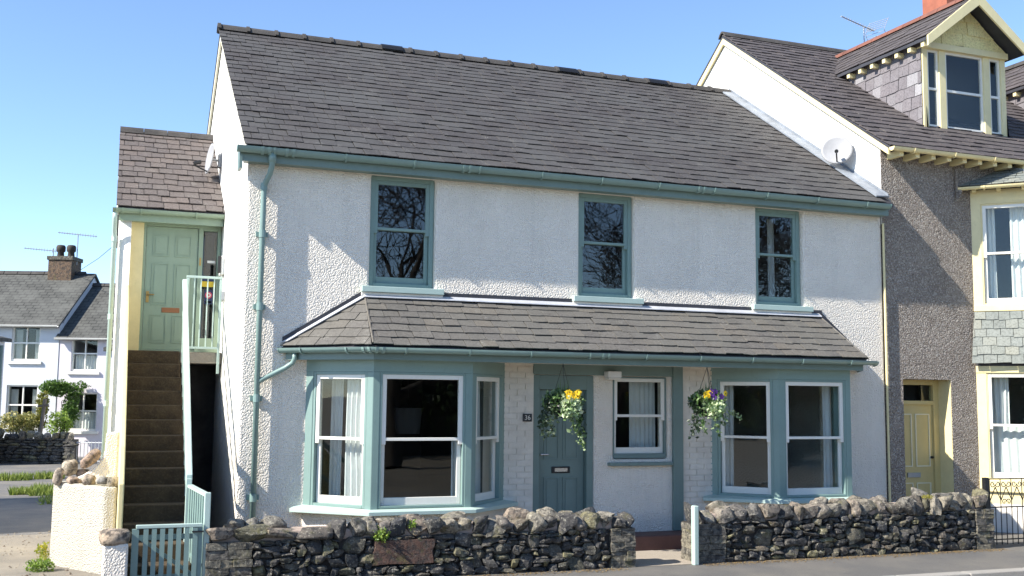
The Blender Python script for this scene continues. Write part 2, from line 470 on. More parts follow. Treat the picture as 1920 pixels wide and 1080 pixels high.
def slates(parent, O, U, V, poly, row, width, mat, name="slate", limit=300, thick=.011, lap=1.28, jit=.010, seed=1, start=0.0):
    """cover a planar polygon (u,v metres, CCW) with overlapping slates; the nearest `limit` are objects, the rest one mesh"""
    q = random.Random(seed)
    O = Vector(O); U = Vector(U).normalized(); V = Vector(V).normalized(); N = U.cross(V).normalized()
    vmin = min(p[1] for p in poly); vmax = max(p[1] for p in poly); umin = min(p[0] for p in poly); umax = max(p[0] for p in poly)
    items = []
    nrow = int(math.ceil((vmax-vmin-start)/row-.02))
    for r in range(nrow):
        v0 = vmin+r*row; v1 = min(v0+row*lap, vmax+.0)
        u = umin-(width*(.5 if r % 2 else 0))-q.uniform(0, .02)
        while u < umax:
            w = width*q.uniform(.84, 1.16)
            a, b = u+.0035, u+w-.0035; u += w
            dz = q.uniform(0, jit); dv = q.uniform(-.011, .011)
            rect = [(a, v0+dv), (b, v0+dv), (b, v1), (a, v1)]
            c = clip(rect, poly)
            if len(c) < 3 or area(c) < .0012: continue
            tilt = thick*1.25/row
            ctr = O+U*((a+b)/2)+V*((v0+v1)/2)
            items.append(((ctr-CAM).length, area(c) > .985*area(rect) , rect, c, dz, tilt, v0, q.randrange(8), q.uniform(-.012, .012)*(5 if q.random() < .03 else 1)))
    items.sort(key=lambda t: t[0])
    stuff = MB()
    for k, (dist, full, rect, c, dz, tilt, v0, var, yawj) in enumerate(items):
        def P(u, v, top):
            n = thick*1.35+dz-(v-v0)*tilt+(thick if top else 0)
            return O+U*u+V*v+N*n
        if k < limit and full:
            (a, va), (b, _), (_, vb), _ = rect
            Vt = (V-N*tilt).normalized(); Nt = U.cross(Vt)
            R = Matrix((U, Vt, Nt)).transposed() @ Matrix.Rotation(yawj, 3, 'Z')
            inst(name, slate_mesh(mat, var), mat, parent, P(a, va, False), R, (b-a, vb-va, thick))
        else:
            vs = [P(u, v, False) for u, v in c]+[P(u, v, True) for u, v in c]
            n = len(c)
            fs = [tuple(range(n-1, -1, -1)), tuple(range(n, 2*n))]+[(i, (i+1) % n, n+(i+1) % n, n+i) for i in range(n)]
            if k < limit:
                m = MB(); m.add(vs, fs); m.build(name, mat, parent)
            else: stuff.add(vs, fs)
    if stuff.v: stuff.build("slate_field", mat, parent, kind="stuff")
    return len(items)

# ---- stones
STM = {}
def stone_mesh(mat, seed, n=3, rnd_=.55, rough=.12, facet=True):
    rnd_ = round(rnd_*5)/5
    key = (mat.name, seed, n, rnd_, rough, facet)
    if key in STM: return STM[key]
    idx = {}; vs = []; fs = []
    qq = random.Random(seed*13+5)
    planes = [(Vector((qq.gauss(0, 1), qq.gauss(0, 1), qq.gauss(0, 1))).normalized(), qq.uniform(.62, .98)) for _ in range(10)] if facet else []
    def V(i, j, k):
        if (i, j, k) not in idx:
            c = Vector((i/n*2-1, j/n*2-1, k/n*2-1)); s = c.normalized()*1.18
            p = c.lerp(s, rnd_)
            o = Vector((seed*3.7, seed*1.3, seed*2.1))
            d = noise.noise(p*1.1+o)*rough*2.2+noise.noise(p*2.6+o)*rough
            p = p*(1+d)
            for pn, pd in planes:
                e = p.dot(pn)-pd
                if e > 0: p = p-pn*e*.92
            idx[(i, j, k)] = len(vs); vs.append(p*.5)
        return idx[(i, j, k)]
    for a in range(n):
        for b in range(n):
            for s in (0, n):
                quad = [(a, b), (a+1, b), (a+1, b+1), (a, b+1)]
                if s == 0: quad = quad[::-1]
                fs.append([V(i, j, s) for i, j in quad]); fs.append([V(s, i, j) for i, j in quad]); fs.append([V(j, s, i) for i, j in quad])
    STM[key] = mesh("stone_shape", vs, [tuple(f) for f in fs], mat, rnd_ > .05 and (not facet or (n > 3 and seed % 3 == 0))); return STM[key]

def put_stone(name, parent, mat, c, size, q, n=3, rd=.5, rough=.12, tilt=.12, facet=True):
    me = stone_mesh(mat, q.randrange(14), n, rd, rough, facet)
    rot = (q.uniform(-tilt, tilt)+(math.pi if q.random() < .5 else 0), q.uniform(-tilt, tilt), q.uniform(-tilt, tilt)+(math.pi if q.random() < .5 else 0))
    return inst(name, me, mat, parent, c, rot, size)

def dish_matrix(loc, direction):
    d = Vector(direction).normalized(); R = d.to_track_quat('Z', 'Y').to_matrix().to_4x4(); R.translation = Vector(loc); return R

def leaves(mb, pts, size, q, up=.3, aspect=.5, spread=1.0):
    for p in pts:
        s = size*q.uniform(.6, 1.35)
        d = Vector((q.gauss(0, 1), q.gauss(0, 1), q.gauss(0, 1)+up)).normalized()
        a = d.orthogonal().normalized(); a.rotate(Quaternion(d, q.uniform(0, 6.28)))
        p = Vector(p); b = a.cross(d)
        k = len(mb.v)
        mb.v += [p, p+d*s*.5+a*s*aspect*.5+b*s*.08, p+d*s, p+d*s*.5-a*s*aspect*.5+b*s*.08]
        mb.f += [(k, k+1, k+2), (k, k+2, k+3)]
    return mb

def text_mesh(s, size, loc, U, N, mat, name, parent, depth=.004):
    cu = bpy.data.curves.new("lettering", 'FONT'); cu.body = s; cu.size = size; cu.extrude = depth/2; cu.align_x = 'CENTER'; cu.align_y = 'CENTER'
    to = bpy.data.objects.new("lettering_source", cu); COL.objects.link(to)
    dg = bpy.context.evaluated_depsgraph_get()
    me = bpy.data.meshes.new_from_object(to.evaluated_get(dg)); bpy.data.objects.remove(to)
    me.materials.clear(); me.materials.append(mat)
    U = Vector(U); N = Vector(N); R = Matrix((U, Vector((0, 0, 1)), N)).transposed()
    return inst(name, me, mat, parent, loc, R)

# ---- windows
def sash_window(parent, fr, Wd, H, fmat, smat, gmat, fw=.06, sw=.045, rec=.06, depth=.12, meet=.5, horn=True, sill=None, sillmat=None, fwb=None, name="window"):
    """outer frame + two sliding sashes + panes; fr = (lower-left outer corner, U, N)"""
    fwb = fw if fwb is None else fwb
    f = MB()
    n1, n0 = -rec, -rec-depth
    f.lbox(fr, 0, fw, n0, n1, 0, H); f.lbox(fr, Wd-fw, Wd, n0, n1, 0, H)
    f.lbox(fr, fw, Wd-fw, n0, n1, H-fw, H); f.lbox(fr, fw, Wd-fw, n0, n1, 0, fwb)
    w = f.build(name, fmat, parent, bevel=.004, seg=1)
    a0, a1, b0, b1 = fw, Wd-fw, fwb, H-fw
    zm = b0+(b1-b0)*meet
    up = n1-.012; ud = up-.04; lp = ud-.004; ld = lp-.04
    m = MB()
    m.lbox(fr, a0, a0+sw, ud, up, zm-(.05 if horn else .0), b1); m.lbox(fr, a1-sw, a1, ud, up, zm-(.05 if horn else 0), b1)
    m.lbox(fr, a0+sw, a1-sw, ud, up, b1-sw, b1); m.lbox(fr, a0+sw, a1-sw, ud, up, zm-.005, zm+.03)
    m.build("upper_sash", smat, w, bevel=.003, seg=1)
    m = MB()
    m.lbox(fr, a0+.004, a0+sw, ld, lp, b0, zm+.03); m.lbox(fr, a1-sw, a1-.004, ld, lp, b0, zm+.03)
    m.lbox(fr, a0+sw, a1-sw, ld, lp, b0, b0+sw*1.7); m.lbox(fr, a0+sw, a1-sw, ld, lp, zm-.004, zm+.03)
    m.build("lower_sash", smat, w, bevel=.003, seg=1)
    MB().lbox(fr, a0+sw-.005, a1-sw+.005, ud+.016, ud+.02, zm+.025, b1-sw+.005).build("pane", gmat, w)
    MB().lbox(fr, a0+sw-.005, a1-sw+.005, ld+.016, ld+.02, b0+sw*1.7-.005, zm).build("pane", gmat, w)
    if sill:
        e, pj_, th = sill
        MB().lbox(fr, -e, Wd+e, -rec-.02, pj_, -th, -.002).build("sill", sillmat or fmat, w, bevel=.006)
    return w

def curtain(label, fr, u0, u1, v0, v1, n, folds, mat=None, amp=.035, gather=0.0, group=None):
    m = MB(); O, U, N = fr; nu = folds*6; nv = 8
    for j in range(nv+1):
        t = j/nv; v = v1+(v0-v1)*t
        pin = 1-gather*math.sin(math.pi*min(1, t*1.25))
        for i in range(nu+1):
            s = i/nu
            u = u0+(u1-u0)*s*pin
            off = amp*math.sin(s*folds*2*math.pi+.6*math.sin(t*3+s*5))*(.6+.4*t)
            m.v.append(O+U*u+N*(n+off)+Vector((0, 0, v)))
    for j in range(nv):
        for i in range(nu):
            a = j*(nu+1)+i; m.f.append((a, a+1, a+nu+2, a+nu+1))
    return m.build("curtain", mat or CLOTH, None, True, label=label, cat="curtain", group=group)
X_, Y_, Z_ = Vector((1, 0, 0)), Vector((0, 1, 0)), Vector((0, 0, 1))
FRONT = lambda x, z, y=0.0: (Vector((x, y, z)), X_, -Y_)
def panel(mb, fr, u0, u1, v0, v1, n, inset=.03, sink=.012, proud=.006):
    """moulded raised field of a panelled door: a proud picture-frame bead and a field"""
    b = .014
    mb.lbox(fr, u0, u1, n-.002, n+proud, v0, v0+b); mb.lbox(fr, u0, u1, n-.002, n+proud, v1-b, v1)
    mb.lbox(fr, u0, u0+b, n-.002, n+proud, v0+b, v1-b); mb.lbox(fr, u1-b, u1, n-.002, n+proud, v0+b, v1-b)
    mb.lbox(fr, u0+inset, u1-inset, n-.002, n+proud*.7, v0+inset, v1-inset)
# ------------------------------------------------------------------ ground
def sheet(name, x0, x1, y0, y1, z, mat, thick=.0):
    m = MB()
    if thick: m.box(x0, x1, y0, y1, z-thick, z)
    else: m.add([(x0, y0, z), (x1, y0, z), (x1, y1, z), (x0, y1, z)], [(0, 1, 2, 3)])
    return m.build(name, mat, kind="structure")
sheet("ground", -1500, 1500, -1500, 1500, -.16, GRAV)
sheet("road", -200, 200, -11.0, -3.1, -.12, ROADM)
sheet("lane", -60, 60, -3.0, 70, 0.0, ASPH, .14)
sheet("pavement", -1.4, 60, -3.0, -1.1, .004, PAVE)
kerb = MB().box(-30, 40, -3.17, -3.01, -.13, -.01).build("kerb", KERB, kind="structure")
for i in range(22):
    x = -6+i*.92
    MB().box(x, x+.905, -3.18, -3.005, -.12, .012).build("kerb_stone", KERB, kerb, bevel=.012)
sheet("garden_path", 4.30, 5.20, -1.62, -.1, .008, CONC)
sheet("gravel_verge", -7, -1.35, -2.9, 3.3, .006, GRAV)
sheet("forecourt", -1.2, 9.3, -1.15, .2, .0045, CONC)

# ------------------------------------------------------------------ main house
HX1 = 9.32
house = thing("house", "long white roughcast house with teal windows and dark slate roof", "house", (0, 0, 0))
ROOF_E = (-.28, 4.86); ROOF_R = (4.12, 7.70)
up_open = [(1.51, 2.35, 3.29, 4.70), (4.35, 5.17, 3.29, 4.70), (7.12, 7.91, 3.29, 4.70)]
lo_open = [(.98, 3.12, .58, 2.27), (3.71, 4.57, .17, 2.24), (4.86, 5.67, 1.14, 2.24), (6.52, 8.36, .58, 2.27)]
m = MB(); wall_grid(m, 0, HX1, -.05, 4.82, 0, .30, up_open+lo_open)
m.build("front_wall", W, house, bevel=.03)
sl = (ROOF_R[1]-ROOF_E[1])/(ROOF_R[0]-ROOF_E[0])
zr = lambda y: ROOF_E[1]+(y-ROOF_E[0])*sl if y < ROOF_R[0] else ROOF_R[1]-(y-ROOF_R[0])*sl
YB = 8.2
for nm, x0 in (("gable_wall", .004), ("party_wall", HX1-.3)):
    m = MB(); m.prism([(x0, .302, -.05), (x0, YB, -.05), (x0, YB, zr(YB)-.06), (x0, ROOF_R[0], ROOF_R[1]-.06), (x0, .302, zr(.302)-.06)], (.29, 0, 0))
    m.build(nm, WS, house)
MB().box(.3, HX1-.3, YB-.3, YB, -.05, 4.9).build("rear_wall", WS, house)
# interior
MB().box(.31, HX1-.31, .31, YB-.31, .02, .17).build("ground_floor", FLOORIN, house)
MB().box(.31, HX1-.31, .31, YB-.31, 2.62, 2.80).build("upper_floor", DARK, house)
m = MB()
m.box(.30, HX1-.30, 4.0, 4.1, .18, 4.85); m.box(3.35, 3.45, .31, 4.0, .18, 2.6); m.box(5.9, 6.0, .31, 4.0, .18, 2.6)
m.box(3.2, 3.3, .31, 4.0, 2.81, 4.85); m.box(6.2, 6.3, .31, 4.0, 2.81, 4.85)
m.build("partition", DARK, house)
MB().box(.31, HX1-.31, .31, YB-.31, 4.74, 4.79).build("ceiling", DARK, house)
# roof
roof = MB()
L0, L1 = -.05, HX1+.0
for (ya, za, yb, zb) in ((ROOF_E[0], ROOF_E[1], ROOF_R[0], ROOF_R[1]), (ROOF_R[0], ROOF_R[1], YB+.28, zr(YB+.28))):
    roof.prism([(L0, ya, za), (L0, yb, zb), (L0, yb, zb-.055), (L0, ya, za-.055)], (L1-L0, 0, 0))
roof = roof.build("roof", LEADD, house)
VS = Vector((0, ROOF_R[0]-ROOF_E[0], ROOF_R[1]-ROOF_E[1])); SLL = VS.length
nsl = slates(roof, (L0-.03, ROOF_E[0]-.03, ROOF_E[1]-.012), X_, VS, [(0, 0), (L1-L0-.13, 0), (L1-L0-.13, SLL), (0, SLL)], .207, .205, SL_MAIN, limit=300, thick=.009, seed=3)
# ridge tiles
RP = [(-.13, -.085), (-.09, -.02), (-.04, .022), (0, .034), (.04, .022), (.09, -.02), (.13, -.085), (.10, -.085), (.03, -.01), (-.03, -.01), (-.10, -.085)]
RIDGE = paint("ridge_tile_clay", (.075, .068, .062, 1), .85, .35, .8, 15)
for i in range(21):
    x = L0-.03+i*.446
    m = MB()
    pr = [(x, ROOF_R[0]+a, ROOF_R[1]+.055+b) for a, b in RP]
    m.prism(pr, (min(.44, 9.28-x), 0, 0)); m.build("ridge_tile", RIDGE, roof)
    m = MB(); pr = [(x-.012, ROOF_R[0]+a*1.12, ROOF_R[1]+.057+b*1.0+.014) for a, b in RP]
    m.prism(pr, (.05, 0, 0)); m.build("ridge_roll", RIDGE, roof)
for x in (2.55, 5.75, 7.55):
    m = MB(); pr = [(x, ROOF_R[0]+a*1.15, ROOF_R[1]+.070+b) for a, b in RP]; m.prism(pr, (.36, 0, 0)); m.build("ridge_vent", BLACK, roof)
YELP = paint('pale_cream_paint', (.74, .70, .54, 1), .6)
# verge boards on the gable
for (ya, yb) in ((ROOF_E[0]+.12, ROOF_R[0]), (YB+.25, ROOF_R[0])):
    m = MB(); m.prism([(L0+.01, ya, zr(ya)-.05), (L0+.01, yb, zr(yb)-.05), (L0+.01, yb, zr(yb)-.17), (L0+.01, ya, zr(ya)-.15)], (.03, 0, 0))
    m.build("verge_board", YELP, roof)
# side flashing against the taller neighbour
m = MB()
for i in range(14):
    a, b = max(i/14, .02), (i+1)/14-.0005
    p0 = Vector((0, ROOF_E[0], ROOF_E[1]))+VS*a; p1 = Vector((0, ROOF_E[0], ROOF_E[1]))+VS*b
    m.prism([(HX1-.24, p0.y, p0.z+.045), (HX1-.24, p1.y, p1.z+.045), (HX1-.004, p1.y, p1.z+.055), (HX1-.004, p0.y, p0.z+.055)], (0, -.01, .018))
    m.prism([(HX1-.012, p0.y, p0.z+.05), (HX1-.012, p1.y, p1.z+.05), (HX1-.012, p1.y, p1.z+.11), (HX1-.012, p0.y, p0.z+.11)], (-.012, 0, 0))
m.build("side_flashing", LEAD, roof)
# eaves: fascia, soffit, gutter
MB().box(-.09, HX1-.01, -.185, -.155, 4.69, 4.85).build("fascia_board", TEALD, house, bevel=.004)
MB().box(-.06, HX1-.01, -.154, .0, 4.70, 4.73).build("soffit_board", TEALD, house)
MB().box(-.125, -.09, -.20, .02, 4.60, 4.84).build("eaves_box_end", TEALD, house)
def gutter_prof(r=.06, t=.006, k=9):
    o = [(-r*math.cos(a)+0, -r*math.sin(a)) for a in [math.pi*i/k for i in range(k+1)]]
    i_ = [(-(r-t)*math.cos(a), -(r-t)*math.sin(a)) for a in [math.pi*i/k for i in range(k+1)]]
    return o+i_[::-1]
def gutter(parent, path, mat, r=.06, caps=True, nbr=0, joints=(), gname="gutter"):
    m = MB(); m.sweep(gutter_prof(r), path)
    g = m.build(gname, mat, parent, True)
    for pl in g.data.polygons: pl.use_smooth = True
    md = g.modifiers.new("es", 'EDGE_SPLIT'); md.split_angle = math.radians(50)
    P = [Vector(p) for p in path]
    def ring(p, d, r_, wdt, nm):
        d = d.normalized(); m = MB()
        m.sweep(gutter_prof(r_, .008), [p-d*wdt/2, p+d*wdt/2]); m.build(nm, mat, g)
    for i in range(len(P)-1):
        d = P[i+1]-P[i]; L = d.length; n = max(1, int(round(L/.82)))
        for k in range(n):
            t = (k+.5)/n; ring(P[i]+d*t, d, r+.016, .022, "gutter_bracket")
    for i, t in joints:
        d = P[i+1]-P[i]; ring(P[i]+d*t-d.normalized()*.04, d, r+.012, .034, "gutter_union"); ring(P[i]+d*t+d.normalized()*.04, d, r+.012, .034, "gutter_union")
    for p, d in ((P[0], P[1]-P[0]), (P[-1], P[-2]-P[-1])):
        m = MB(); d = Vector(d).normalized(); s = -1 if (p-P[0]).length < 1e-6 else 1
        dd = (P[1]-P[0]).normalized() if s < 0 else (P[-1]-P[-2]).normalized()
        o = [(-(r+.004)*math.cos(a), -(r+.004)*math.sin(a)) for a in [math.pi*i/9 for i in range(10)]]
        m.sweep(o, [p-dd*.006, p+dd*.006]); m.build("gutter_end_cap", mat, g)
    return g
gutter(house, [(-.16, -.245, 4.85), (9.26, -.245, 4.845)], TEAL, .07, joints=((0, .035), (0, .065), (0, .30), (0, .66)))
# downpipe
dp = MB()
dp.tube([(.25, -.245, 4.80), (.25, -.245, 4.70), (.247, -.225, 4.64), (.235, -.17, 4.56), (.20, -.09, 4.47), (.188, -.068, 4.42), (.185, -.066, 4.34), (.185, -.066, 0.02)], .034, 12)
dp.tube([(.25, -.245, 4.69), (.25, -.245, 4.80)], .045, 12)
dp = dp.build("downpipe", TEAL, house, True)
for z in (4.42, 3.85, 2.98, 1.9, .75):
    m = MB(); m.tube([(.185, -.066, z-.045), (.185, -.066, z+.045)], .041, 12); m.box(.115, .255, -.028, .01, z-.03, z+.03) if z not in (4.42,) else None
    m.build("pipe_collar", TEAL, dp)
# upper windows
for (x0, x1, z0, z1) in up_open:
    w = sash_window(house, FRONT(x0+.004, z0, 0), x1-x0-.008, z1-z0, TEAL, TEAL, G2, fw=.055, sw=.05, rec=.07, depth=.15, sill=(.11, .085, .075), sillmat=PALET, meet=.52)
    MB().box(x0-.10, x1+.10, -.045, 0.0, z0-.115, z0-.078).build("sill_bed", WHITEWALL, w)

# lean-to roof over bays and porch
P1, P2, P3 = 1.435, 2.655, .665
bayL = [(P1-P3, 0), (P1, -P3), (P2, -P3), (P2+P3, 0)]
Q1, Q2 = 7.00, 8.17
bayR = [(Q1-P3, 0), (Q1, -P3), (Q2, -P3), (Q2+.33, 0)]
EY, EZ, TZ = -.90, 2.53, 3.15
xl, xr, xle, xre = 1.46, 8.16, 1.37, 8.26
lt = MB()
dn = Vector((0, 0, -.05))
A, B_, C_, D_ = Vector((xle, EY, EZ)), Vector((xre, EY, EZ)), Vector((xr, 0, TZ)), Vector((xl, 0, TZ))
E_, F_ = Vector((xle-.90, 0, EZ)), Vector((xre+.66, 0, EZ))
for tri in ((A, B_, C_, D_), (E_, A, D_), (B_, F_, C_)):
    lt.prism([p+dn*.4 for p in tri], dn)
lean = lt.build("porch_roof", LEADD, house)
V1 = Vector((0, -EY, TZ-EZ)); L1_ = V1.length
def plane_slates(parent, O, U, V, pts3, row, wd, mat, **kw):
    U = U.normalized(); V = V.normalized(); O = Vector(O)
    poly = [((Vector(p)-O).dot(U), (Vector(p)-O).dot(V)) for p in pts3]
    return slates(parent, O, U, V, poly, row, wd, mat, **kw)
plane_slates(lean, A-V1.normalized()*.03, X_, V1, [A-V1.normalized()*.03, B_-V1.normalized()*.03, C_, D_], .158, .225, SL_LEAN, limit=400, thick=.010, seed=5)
Ul = (A-E_).normalized(); Nl = Ul.cross(D_-E_).normalized(); Vl = Nl.cross(Ul)
plane_slates(lean, E_-Vl*.03, Ul, Vl, [E_-Vl*.03, A-Vl*.03, D_], .158, .225, SL_LEAN, limit=60, thick=.010, seed=6)
Ur = (F_-B_).normalized(); Nr = Ur.cross(C_-B_).normalized(); Vr = Nr.cross(Ur)
plane_slates(lean, B_-Vr*.03, Ur, Vr, [B_-Vr*.03, F_-Vr*.03, C_], .158, .225, SL_LEAN, limit=60, thick=.010, seed=7)
# hip covers
for a, b in ((A, D_), (B_, C_)):
    MB().tube([a+Vector((0, 0, .020)), b+Vector((0, 0, .022))], .014, 6).build("hip_seam", SL_LEAN, lean)
# flashings: dark cover strip on wall, white painted lead below
m = MB(); m.box(xl-.02, xr+.05, -.016, .0, TZ+.035, TZ+.10)
for a, b in ((D_, E_), (C_, F_)):
    d = (b-a); m.prism([a+Vector((0, -.001, .045)), b+Vector((0, -.001, .045)), b+Vector((0, -.001, .10)), a+Vector((0, -.001, .10))], (0, -.014, 0))
m.build("wall_flashing", LEADD, lean)
m = MB(); m.prism([(xl-.01, -.0, TZ+.052), (xr, 0, TZ+.052), (xr, -.085, TZ-.002), (xl-.01, -.085, TZ-.002)], (0, .003, .012))
d = (E_-D_).normalized(); nn = Nl
m.prism([D_+nn*.035, E_+nn*.035, E_+nn*.035+Ul*.06-d*.04, D_+nn*.035+Ul*.07], nn*.012)
m.build("lead_flashing", LEADW, lean)
# fascia + beam + gutter
ins = .07
path = [(xle-.90+.06, -.01, 0), (xle+.03, EY+ins, 0), (xre-.03, EY+ins, 0), (xre+.55, -.01, 0)]
def at(z, path=path): return [Vector((x, y, z)) for x, y, _ in path]
m = MB(); m.sweep([(.0, 0), (.025, 0), (.025, .135), (0, .135)], at(EZ-.17)); m.build("fascia_board", TEALD, lean)
# soffit
m = MB(); m.add([(p.x, p.y, EZ-.15) for p in at(0)], [(3, 2, 1, 0)]); m.build("soffit", WHITEWALL, lean)
gp = [(xle-.90-.02, -.035, EZ-.035), (xle-.025, EY-.06, EZ-.035), (xre+.06, EY-.06, EZ-.04), (xre+.28, EY+.17, EZ-.04)]
gutter(lean, gp, TEAL, .058, joints=((0, .96), (1, .012), (1, .42)), gname="porch_gutter")
# branch pipe to the main downpipe
m = MB(); m.tube([(.60, -.155, EZ-.09), (.60, -.15, EZ-.16), (.58, -.13, EZ-.21), (.50, -.09, EZ-.27), (.26, -.068, EZ-.40), (.185, -.068, EZ-.44)], .03, 10)
m.build("branch_pipe", TEAL, dp, True)

# bays
def bay(plan, nm, curt):
    bw = MB()
    pl = [Vector((x, y, 0)) for x, y in plan]
    # dwarf wall below
    
    bw.prism([(x, y, -.02) for x, y in plan], (0, 0, .60))
    b = bw.build("bay_window", W, house)
    # sill
    m = MB(); m.sweep([(-.12, 0), (.10, 0), (.10, .045), (-.12, .085)], [Vector((x, y, .575)) for x, y in ((plan[0][0]-.10, 0), plan[1], plan[2], (plan[3][0]+.10, 0))])
    m.build("bay_sill", PALET, b, bevel=.005)
    # head
    m = MB(); m.sweep([(-.14, 0), (.0, 0), (.0, .20), (-.14, .20)], [Vector((x, y, 2.225)) for x, y in plan]); m.build("bay_head", TEAL, b)
    # corner posts
    for i in (1, 2):
        x, y = plan[i]; s = 1 if i == 1 else -1
        m = MB(); q = .0; a = .085
        d1 = Vector((plan[i-1][0]-x, plan[i-1][1]-y, 0)).normalized(); d2 = Vector((plan[i+1][0]-x, plan[i+1][1]-y, 0)).normalized()
        c = Vector((x, y, .62)); n1 = Vector((-d1.y, d1.x, 0)); n2 = Vector((-d2.y, d2.x, 0))
        ctr = Vector((sum(p[0] for p in plan)/4, .4, .62))
        n1 = n1 if n1.dot(ctr-c) > 0 else -n1; n2 = n2 if n2.dot(ctr-c) > 0 else -n2
        bis = (d1+d2).normalized()
        m.prism([c, c+d1*a, c+d1*a+n1*.13, c+bis*.24, c+d2*a+n2*.13, c+d2*a], (0, 0, 1.605)); m.build("corner_post", TEAL, b, bevel=.006)
    # panels
    for i in range(3):
        p, q = pl[i], pl[i+1]; U = (q-p).normalized(); N = Vector((U.y, -U.x, 0)); Lg = (q-p).length
        e0 = .105 if i == 0 else .085; e1 = .105 if i == 2 else .085
        if Lg < .8: e1 = .09
        if i == 0: MB().lbox((p+Vector((0, 0, .645)), U, N), .0, .104, -.13, .0, 0, 1.58).build("wall_post", TEAL, b, bevel=.006)
        if i == 2: MB().lbox((p+Vector((0, 0, .645)), U, N), Lg-e1+.001, Lg, -.13, .0, 0, 1.58).build("wall_post", TEAL, b, bevel=.006)
        fr = (p+U*e0+Vector((0, 0, .645)), U, N)
        Wd = Lg-e0-e1
        sash_window(b, fr, Wd, 1.58, TEAL, SASHW, G1, fw=(.03 if i == 1 else .035), sw=.052, rec=.004, depth=.12, meet=.495, name="bay_panel")
    return b
bay(bayL, "left", None); bay(bayR, "right", None)

# porch brickwork, painted
BRK = paint("white_painted_brick", (.82, .755, .65, 1), .75, .14, .8, 25)
m = MB(); q = random.Random(5)
bshapes = []
for k in range(5):
    mm = MB(); j = lambda: q.uniform(-.004, .004)
    vs = [(x+j(), y, z+j()) for x, y, z in [(0, 0, 0), (1, 0, 0), (1, 1, 0), (0, 1, 0), (0, 0, 1), (1, 0, 1), (1, 1, 1), (0, 1, 1)]]
    bshapes.append(mesh("brick_shape", vs, MB.BF, BRK))
panel_l = MB().box(3.25, 3.71, -.006, .0, .17, 2.42).build("porch_brickwork", BRK, house)
panel_r = MB().box(5.89, 6.42, -.006, .0, .17, 2.42).build("porch_brickwork", BRK, house)
for par, xa, xb in ((panel_l, 3.26, 3.705), (panel_r, 5.895, 6.41)):
    z = .175; r = 0
    while z < 2.36:
        x = xa-(.11 if r % 2 else 0)
        while x < xb-.02:
            a, b = max(x, xa), min(x+.213, xb)
            if b-a > .03: inst("brick", bshapes[q.randrange(5)], BRK, par, (a, -.0165+q.uniform(-.003, .003), z), None, (b-a-.003, .016, .061))
            x += .222
        z += .075; r += 1
# porch floor step
MB().box(3.3, 6.35, -.46, -.03, .0, .19).build("porch_step", STEPRED, house, bevel=.015)
# front door
door = MB(); fr = FRONT(3.71, .19, .10)
d0 = MB(); d0.lbox(fr, .0, .095, -.06, .085, 0, 2.05); d0.lbox(fr, .765, .86, -.06, .085, 0, 2.05); d0.lbox(fr, .095, .765, -.06, .085, 1.86, 2.05)
fd = d0.build("front_door_frame", TEALD, house, bevel=.005)
lf = MB(); lf.lbox(fr, .10, .76, -.06, .0, .01, 1.855)
for u0, u1 in ((.19, .40), (.46, .67)):
    panel(lf, fr, u0, u1, .95, 1.75, 0, .04, proud=.010); panel(lf, fr, u0, u1, .16, .72, 0, .04, proud=.010)
MB.build(lf, "front_door", TEALD, fd)
m = MB(); m.lbox(fr, .30, .56, 0, .014, .775, .86); m.build("letter_plate", BLACK, fd, bevel=.006)
MB().lbox(fr, .34, .52, .014, .022, .795, .84).build("letter_flap", CHROME, fd)
m = MB(); c = fr[0]+X_*.135+Vector((0, -.005, 1.02)); m.tube([c, c+Vector((0, -.05, 0))], .012, 8); m.tube([c+Vector((-.01, -.05, 0)), c+Vector((.10, -.05, .0))], .009, 8); m.build("door_handle", CHROME, fd)
# porch window and teal trim
w = sash_window(house, FRONT(4.864, 1.15, 0), .80, 1.085, TEALD, SASHW, G1, fw=.02, sw=.048, rec=.02, depth=.12, meet=.49, sill=None, fwb=.06)
MB().box(4.77, 5.72, -.075, .02, 1.055, 1.10).build("window_ledge", TEALD, w, bevel=.006)
MB().box(5.735, 5.885, -.055, .0, .19, 2.40).build("porch_post", TEALD, house, bevel=.006)
MB().box(4.58, 5.735, -.03, .0, 2.245, 2.41).build("head_board", TEALD, house)
MB().box(3.70, 4.58, -.03, .0, 2.245, 2.41).build("head_board", TEALD, house)
# porch lamp (unlit bulkhead)
lamp = thing("porch_lamp", "small white bulkhead lamp under the porch eaves beside the front door", "lamp", (4.77, -.06, 2.22))
MB().box(4.70, 4.90, -.17, -.032, 2.215, 2.30).build("lamp_body", PLAS, lamp, bevel=.012)
MB().box(4.715, 4.885, -.16, -.04, 2.19, 2.213).build("lamp_diffuser", SASHW, lamp, bevel=.006)
# number plate
plate = thing("number_plate", "small dark slate house number plate reading 36 left of the door", "sign", (3.62, -.02, 1.68))
MB().box(3.555, 3.68, -.034, -.021, 1.635, 1.735).build("plate", flat("dark_slate_plate", (.03, .032, .035, 1), .5), plate, bevel=.003)
text_mesh("36", .085, (3.617, -.036, 1.684), (1, 0, 0), (0, -1, 0), SASHW, "lettering", plate)

